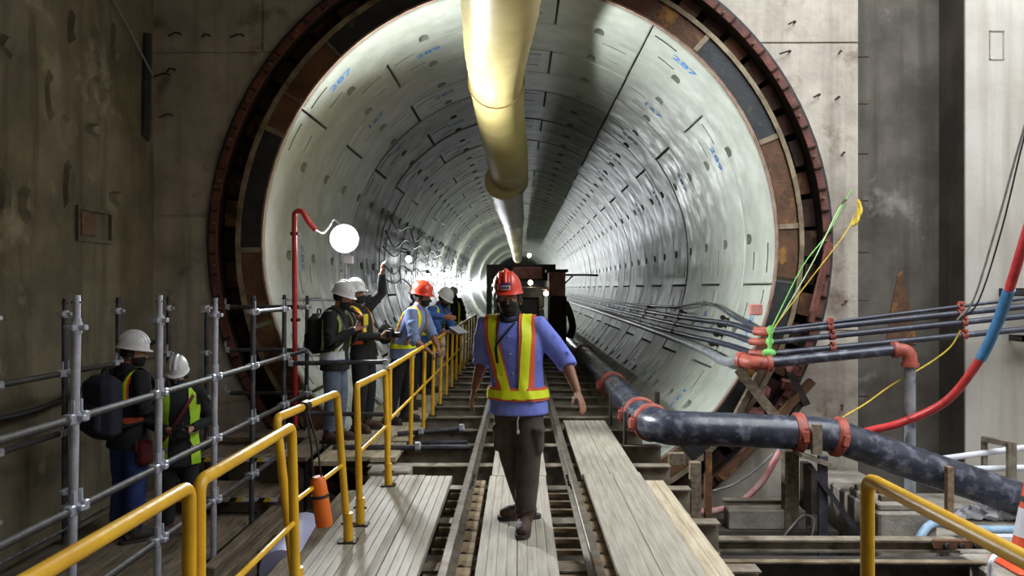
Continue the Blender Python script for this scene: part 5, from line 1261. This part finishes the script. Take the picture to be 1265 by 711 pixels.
        put(belt_rows(0.95, 1.0, 22, 338, 60), 0.013, 'reflective_strip', 'strip_silver', v); put(belt_rows(1.1, 1.15, 22, 338, 60), 0.013, 'reflective_strip', 'strip_silver', v)
        for s in (-1, 1): put(strap_rows(s*0.12, s*0.12, 0.04, 0.85, 0.85), 0.014, 'reflective_strip', 'strip_silver', v)
    elif vest == 'edge':        # dark mesh vest with lime piping and silver bands
        v = put(belt_rows(0.92, 1.02, 20, 340, 60), 0.008, 'safety_vest', 'strip_silver', T)
        put(belt_rows(0.895, 0.925, 20, 340, 60), 0.009, 'vest_panel', 'cloth_royal', v)
        for s in (-1, 1):
            put(strap_rows(s*0.12, s*0.125, 0.075, 0.93, 0.93), 0.010, 'vest_panel', 'vest_lime', v); put(strap_rows(s*0.12, s*0.125, 0.05, 0.93, 0.93), 0.014, 'reflective_strip', 'strip_silver', v)
    elif vest == 'lime_front':  # two lime front panels over black
        v = put(belt_rows(0.72 if hem < 0.75 else 0.82, 1.30, 38, 75, 10, 14), 0.008, 'safety_vest', 'vest_lime', T); put(belt_rows(0.72 if hem < 0.75 else 0.82, 1.30, -75, -38, 10, 14), 0.008, 'vest_panel', 'vest_lime', v)
        for s in (-1, 1): put(strap_rows(s*0.13, s*0.12, 0.07, 1.2, 1.1), 0.010, 'vest_panel', 'vest_lime', v)
        for a in (38, -75): put(belt_rows(1.02, 1.07, a, a+37, 10), 0.013, 'reflective_strip', 'strip_silver', v); put(belt_rows(0.86, 0.90, a, a+37, 10), 0.013, 'reflective_strip', 'strip_silver', v)
    elif vest == 'arm_bands' or vest == 'orange_shoulder':
        v = None
        for s in (-1, 1):
            q = put(strap_rows(s*0.11, s*0.12, 0.055, 1.12, 1.2), 0.010, 'safety_vest' if v is None else 'vest_panel', 'vest_orange', T if v is None else v); v = v or q
            put(strap_rows(s*0.11, s*0.12, 0.026, 1.12, 1.2), 0.014, 'reflective_strip', 'strip_yellow', v)
        put(belt_rows(1.02, 1.07, 60, 150, 16), 0.010, 'vest_panel', 'vest_orange', v); put(belt_rows(1.03, 1.055, 60, 150, 16), 0.014, 'reflective_strip', 'strip_yellow', v)
        put(belt_rows(1.02, 1.07, -150, -60, 16), 0.010, 'vest_panel', 'vest_orange', v)
    if extras: extras(T, bend, H, put, bv, bv_body)
    return T, bend, H

def to_world(T, p): return Vector(T.location) + Matrix.Rotation(T.rotation_euler.z, 3, 'Z') @ (Vector(p)*T.scale[0])
def backpack(T, bend, m, lab, w=0.17, h=0.24, d=0.09, z=1.16, cat='backpack', patch=True):
    c = bend((0, 0.235, z)); W_ = to_world(T, c); t = thing('backpack', lab, cat, W_, T.rotation_euler.z)
    b = MB(); b.bbox((-w, -d, -h), (w, d, h), 0.06); me = fuse(b, 0.012, 6, 0.6); me.name = 'bag_body'; link('bag_body', me, m, t)
    b = MB(); b.bbox((-w*0.75, d*0.7, -h*0.75), (w*0.75, d*1.45, h*0.1), 0.03); me = fuse(b, 0.012, 4, 0.6); me.name = 'front_pocket'; link('front_pocket', me, m, t)
    for s in (-1, 1):
        pts = [bend((s*0.10, 0.16, 1.33)), bend((s*0.115, 0.10, 1.44)), bend((s*0.12, 0.0, 1.485)), bend((s*0.125, -0.12, 1.38)), bend((s*0.14, -0.165, 1.20)), bend((s*0.195, -0.05, 1.05)), bend((s*0.16, 0.16, 1.0))]
        mb = MB(); mb.tube(cr([p - c for p in pts], 5), 0.013, 8, True, 2.0); link('strap', mb.mesh('strap', 60), 'cloth_black', t)
    mb = MB(); mb.tube(cr([(-0.04, -0.02, h), (-0.03, -0.02, h+0.04), (0.03, -0.02, h+0.04), (0.04, -0.02, h)], 4), 0.009, 6); link('grab_loop', mb.mesh('grab_loop', 60), 'cloth_black', t)
    if patch:
        mb = MB(); mb.bbox((-0.04, d*1.4, -0.05), (0.04, d*1.5, -0.02), 0.003); link('name_patch', mb.mesh('name_patch'), 'strip_silver', t)
    return t

# --- the man walking towards the camera
def walker_extras(T, bend, H, put, bv, bvb):
    # lanyard strap across the chest and keys
    mb = MB(); rows = []
    pts = [(0.045, 1.44), (0.0, 1.39), (-0.05, 1.335), (-0.09, 1.29), (-0.10, 1.24), (-0.10, 1.16)]
    q = cr([(x, 0, z) for x, z in pts], 4)
    put([[(bend((p.x + dx, -0.6, p.z)), bend((p.x + dx, 0.2, p.z))) for dx in (-0.010, 0, 0.010)] for p in q], 0.026, 'lanyard', 'cloth_black', T)
    mb = MB(); mb.tube([bend((-0.09, -0.165, 1.30)), bend((-0.07, -0.12, 1.42)), bend((-0.065, -0.06, 1.475))], 0.008, 6); link('lanyard', mb.mesh('lanyard', 60), 'cloth_black', T)
    mb = MB(); mb.tube([Vector((0.03, -0.150, 0.80)), Vector((0.02, -0.158, 0.76)), Vector((0.022, -0.152, 0.69))], 0.005, 6).ell((0.022, -0.15, 0.685), 0.012, 0.006, 0.018, 8, 6); link('key_cord', mb.mesh('key_cord', 60), 'strip_silver', T)
    # shirt placket buttons
    for z in (1.36, 1.24, 1.10):
        h = bv.ray_cast(bend((0.0, -0.6, z)), Vector((0, 1, 0)))
        if h[0]: mb = MB(); mb.ell(h[0]-Vector((0, 0.003, 0)), 0.007, 0.004, 0.007, 8, 6); link('button', mb.mesh('button', 60), 'strip_silver', T)
W1, bend1, H1 = person('man in red helmet and lilac-blue shirt walking towards the camera between the rails', (-0.005, 5.55, 0.0), -0.16,
    dict(elbowL=(0.335, 0.04, 1.155), wristL=(0.425, -0.06, 0.955), elbowR=(-0.275, 0.09, 1.15), wristR=(-0.315, 0.0, 0.955), thumbL=(-0.5, -1, 0), thumbR=(0.3, -1, 0), curlL=0.22, curlR=0.32,
         kneeL=(0.09, -0.10, 0.49), ankleL=(0.065, -0.13, 0.085), toeL=(0.05, -1), kneeR=(-0.055, 0.02, 0.49), ankleR=(0.03, 0.17, 0.085), toeR=(-0.95, -0.35)),
    lean=0.03, sway=-0.10, head=(0.06, 0.0, 0.06), scale=0.985, shirt='cloth_blue', sleeve='elbow', trousers='trouser_brown', boots='boot_brown', hat='hat_red', vest='orange', mask='mask_black',
    vox=0.006, bulk=1.06, sticker=True, gaiter=True, extras=walker_extras, hem=0.79)

# --- two men on the lower deck behind the scaffold
def dk_strap(T, bend, H, put, bv, bvb):
    q = cr([(0.14, 0, 1.42), (0.05, 0, 1.28), (-0.06, 0, 1.10), (-0.16, 0, 0.95)], 4)
    put([[(bend((p.x + dx, -0.6, p.z)), bend((p.x + dx, 0.2, p.z))) for dx in (-0.02, 0, 0.02)] for p in q], 0.016, 'bag_strap', 'bag_red', T)
T2, bend2, H2 = person('man in jeans with a navy backpack and white helmet on the lower left deck', (-3.38, 6.85, DK), 2.6,
    dict(elbowL=(0.25, 0.0, 1.13), wristL=(0.16, -0.25, 1.14), elbowR=(-0.25, 0.02, 1.13), wristR=(-0.14, -0.26, 1.14), curlL=0.6, curlR=0.6), lean=0.05, head=(0.12, 0, -0.85), scale=1.0,
    shirt='cloth_black', trousers='jeans', boots='boot_dark', hat='hat_white', vest='orange_shoulder', mask='mask_black', skin='skin_light')
backpack(T2, bend2, 'cloth_navy', 'navy backpack with a pale patch on the man in jeans', 0.19, 0.27, 0.10)
T3, bend3, H3 = person('man in black jacket with lime vest, blue mask and camera on the lower left deck', (-2.98, 6.95, DK), 0.45,
    dict(elbowL=(0.28, -0.02, 1.12), wristL=(0.10, -0.27, 1.09), elbowR=(-0.27, -0.02, 1.12), wristR=(-0.10, -0.27, 1.09), thumbL=(-1, 0, 0.5), thumbR=(1, 0, 0.5), curlL=0.7, curlR=0.7), lean=0.06, head=(0.30, 0, -0.25), scale=0.89,
    shirt='cloth_black', trousers='cloth_black', boots='boot_brown', hat='hat_white', vest='lime_front', mask='mask_blue', skin='skin_light', hem=0.70, extras=dk_strap)
def camera_prop(W_, rz, lab, s=1.0):
    t = thing('photo_camera', lab, 'camera', W_, rz)
    mb = MB(); mb.bbox((-0.065*s, -0.03*s, -0.045*s), (0.065*s, 0.03*s, 0.045*s), 0.008); link('camera_body', mb.mesh('camera_body'), 'camera_black', t)
    mb = MB(); mb.cyl((0, -0.02*s, 0), (0, -0.11*s, -0.005), 0.034*s, 16).cyl((0, -0.10*s, -0.005), (0, -0.125*s, -0.006), 0.038*s, 16); link('lens', mb.mesh('lens', 40), 'camera_black', t)
    mb = MB(); mb.bbox((-0.022*s, -0.03*s, 0.043*s), (0.022*s, 0.02*s, 0.068*s), 0.006); link('viewfinder', mb.mesh('viewfinder'), 'camera_black', t); return t
camera_prop(to_world(T3, (0.0, -0.37, 1.09)), 0.45, 'black camera in the hands of the man with the lime vest and blue mask')
W_ = to_world(T3, (-0.30, -0.03, 0.88)); t = thing('shoulder_bag', 'dark red shoulder bag at the hip of the man with the blue mask', 'bag', W_, 0.45)
b = MB(); b.bbox((-0.07, -0.12, -0.13), (0.06, 0.12, 0.10), 0.04); me = fuse(b, 0.012, 5, 0.6); me.name = 'bag_body'; link('bag_body', me, 'bag_red', t)
mb = MB(); mb.bbox((-0.08, -0.10, 0.0), (-0.06, 0.10, 0.09), 0.008); link('flap', mb.mesh('flap'), 'bag_red', t)

# --- the two photographers on the side walkway
T4, bend4, H4 = person('person in lime-edged vest and grey jeans with a backpack holding a yellow phone', (-1.98, 8.55, 0.0), 1.35,
    dict(elbowL=(0.22, -0.10, 1.14), wristL=(0.08, -0.27, 1.33), elbowR=(-0.24, -0.06, 1.12), wristR=(-0.07, -0.28, 1.26), thumbL=(-0.4, 0.4, 1), thumbR=(0.4, 0.4, 1), curlL=0.55, curlR=0.55), lean=0.10, head=(0.22, 0, 0.0), scale=0.965,
    shirt='cloth_black', trousers='jeans_grey', boots='boot_brown', hat='hat_white', vest='edge', mask='mask_black', skin='skin_light')
backpack(T4, bend4, 'cloth_black', 'black backpack on the person holding the yellow phone', 0.15, 0.22, 0.08, 1.18, patch=False)
W_ = to_world(T4, (0.0, -0.37, 1.36)); t = thing('phone', 'yellow phone held up by the backpack photographer', 'phone', W_, 1.35)
mb = MB(); mb.bbox((-0.055, -0.008, -0.06), (0.055, 0.008, 0.06), 0.006); link('phone_body', mb.mesh('phone_body'), 'phone_yellow', t)
mb = MB(); mb.bbox((-0.05, 0.007, -0.05), (0.05, 0.010, 0.05), 0.001); link('screen', mb.mesh('screen'), 'loco_glass', t)
T5, bend5, H5 = person('person in black with orange arm bands and one arm raised beside the work light', (-1.80, 9.2, 0.0), 1.25,
    dict(elbowL=(0.30, -0.08, 1.62), wristL=(0.20, -0.14, 1.86), elbowR=(-0.27, -0.05, 1.12), wristR=(-0.06, -0.27, 1.12), thumbL=(-1, -0.2, 0), curlL=0.4, thumbR=(0.5, -0.3, 0.7), curlR=0.6), lean=-0.22, sway=0.05, head=(0.15, 0, 0.1), scale=0.985,
    shirt='cloth_black', trousers='cloth_black', boots='boot_brown', hat='hat_white', vest='orange_shoulder', mask='mask_black')
camera_prop(to_world(T5, (-0.02, -0.37, 1.14)), 1.25, 'black camera held at the chest of the person with orange arm bands')

# --- men leaning on the yellow railing
T6, bend6, H6 = person('man in red helmet and grey-blue shirt leaning forward on the yellow railing', (-1.42, 9.72, 0.0), 1.3,
    dict(elbowL=(0.23, -0.30, 1.08), wristL=(0.17, -0.40, 0.93), elbowR=(-0.24, -0.26, 1.04), wristR=(-0.20, -0.42, 0.92), thumbL=(-1, 0, 0), thumbR=(1, 0, 0), curlL=0.75, curlR=0.75, kneeR=(-0.10, 0.05, 0.50), ankleR=(-0.11, 0.14, 0.085)), lean=0.45, head=(-0.25, 0, 0.15), scale=0.99,
    shirt='cloth_paleblue', sleeve='elbow', trousers='cloth_black', boots='boot_dark', hat='hat_red', vest='sling', mask='mask_black')
W_ = to_world(T6, bend6((-0.10, 0.22, 1.05))); t = thing('sling_bag', 'black sling bag on the back of the leaning man in the red helmet', 'bag', W_, 1.3)
b = MB(); b.bbox((-0.12, -0.07, -0.13), (0.12, 0.07, 0.11), 0.05); me = fuse(b, 0.012, 6, 0.6); me.name = 'bag_body'; link('bag_body', me, 'cloth_black', t)
mb = MB(); mb.bbox((-0.09, 0.06, -0.09), (0.09, 0.085, 0.02), 0.01); link('pocket', mb.mesh('pocket'), 'cloth_black', t)
T7, bend7, H7 = person('man in royal blue behind the leaning man, arm stretched out over the railing', (-1.50, 10.95, 0.0), 1.35,
    dict(elbowL=(0.24, -0.18, 1.12), wristL=(0.18, -0.36, 0.98), elbowR=(-0.21, -0.33, 1.36), wristR=(-0.21, -0.60, 1.33), thumbR=(0.2, 0, 1), curlR=0.25, thumbL=(-1, 0, 0), curlL=0.7), lean=0.16, head=(0.1, 0, 0.0), scale=0.95,
    shirt='cloth_royal', trousers='cloth_black', hat='hat_white', vest='belt', mask='mask_black', vox=0.009)
T8, bend8, H8 = person('man in bright blue and white helmet bending over the railing farther in', (-1.44, 12.5, 0.0), 1.1,
    dict(elbowL=(0.23, -0.36, 1.02), wristL=(0.12, -0.52, 1.00), elbowR=(-0.22, -0.36, 1.02), wristR=(-0.12, -0.53, 1.00), thumbL=(-1, 0, 0.3), thumbR=(1, 0, 0.3), curlL=0.6, curlR=0.6), lean=0.50, head=(0.1, 0, 0.0), scale=0.97,
    shirt='cloth_royal', sleeve='elbow', trousers='cloth_black', hat='hat_white', vest='belt', mask='mask_black', vox=0.009)
mb = MB(); c = to_world(T8, (0.0, -0.60, 1.04)); M = Matrix.Translation(c) @ Matrix.Rotation(1.1, 4, 'Z') @ Matrix.Rotation(0.5, 4, 'X'); mb.bbox((-0.15, -0.10, -0.004), (0.15, 0.10, 0.004), 0.002, M)
tag(mb.build('paper_sheet', 'white_plastic'), 'pale sheet of paper held by the bending man in blue', 'paper')
person('distant man in yellow-striped vest on the side walkway', (-1.42, 17.2, 0.0), 0.3, None, shirt='cloth_black', trousers='cloth_black', hat='hat_white', vest='belt', mask='mask_black', vox=0.011, scale=0.93)
person('distant man in plain dark clothes beside the yellow-striped vest', (-1.5, 18.4, 0.0), -0.8, None, shirt='cloth_black', trousers='cloth_black', hat=None, vox=0.011, scale=0.97)
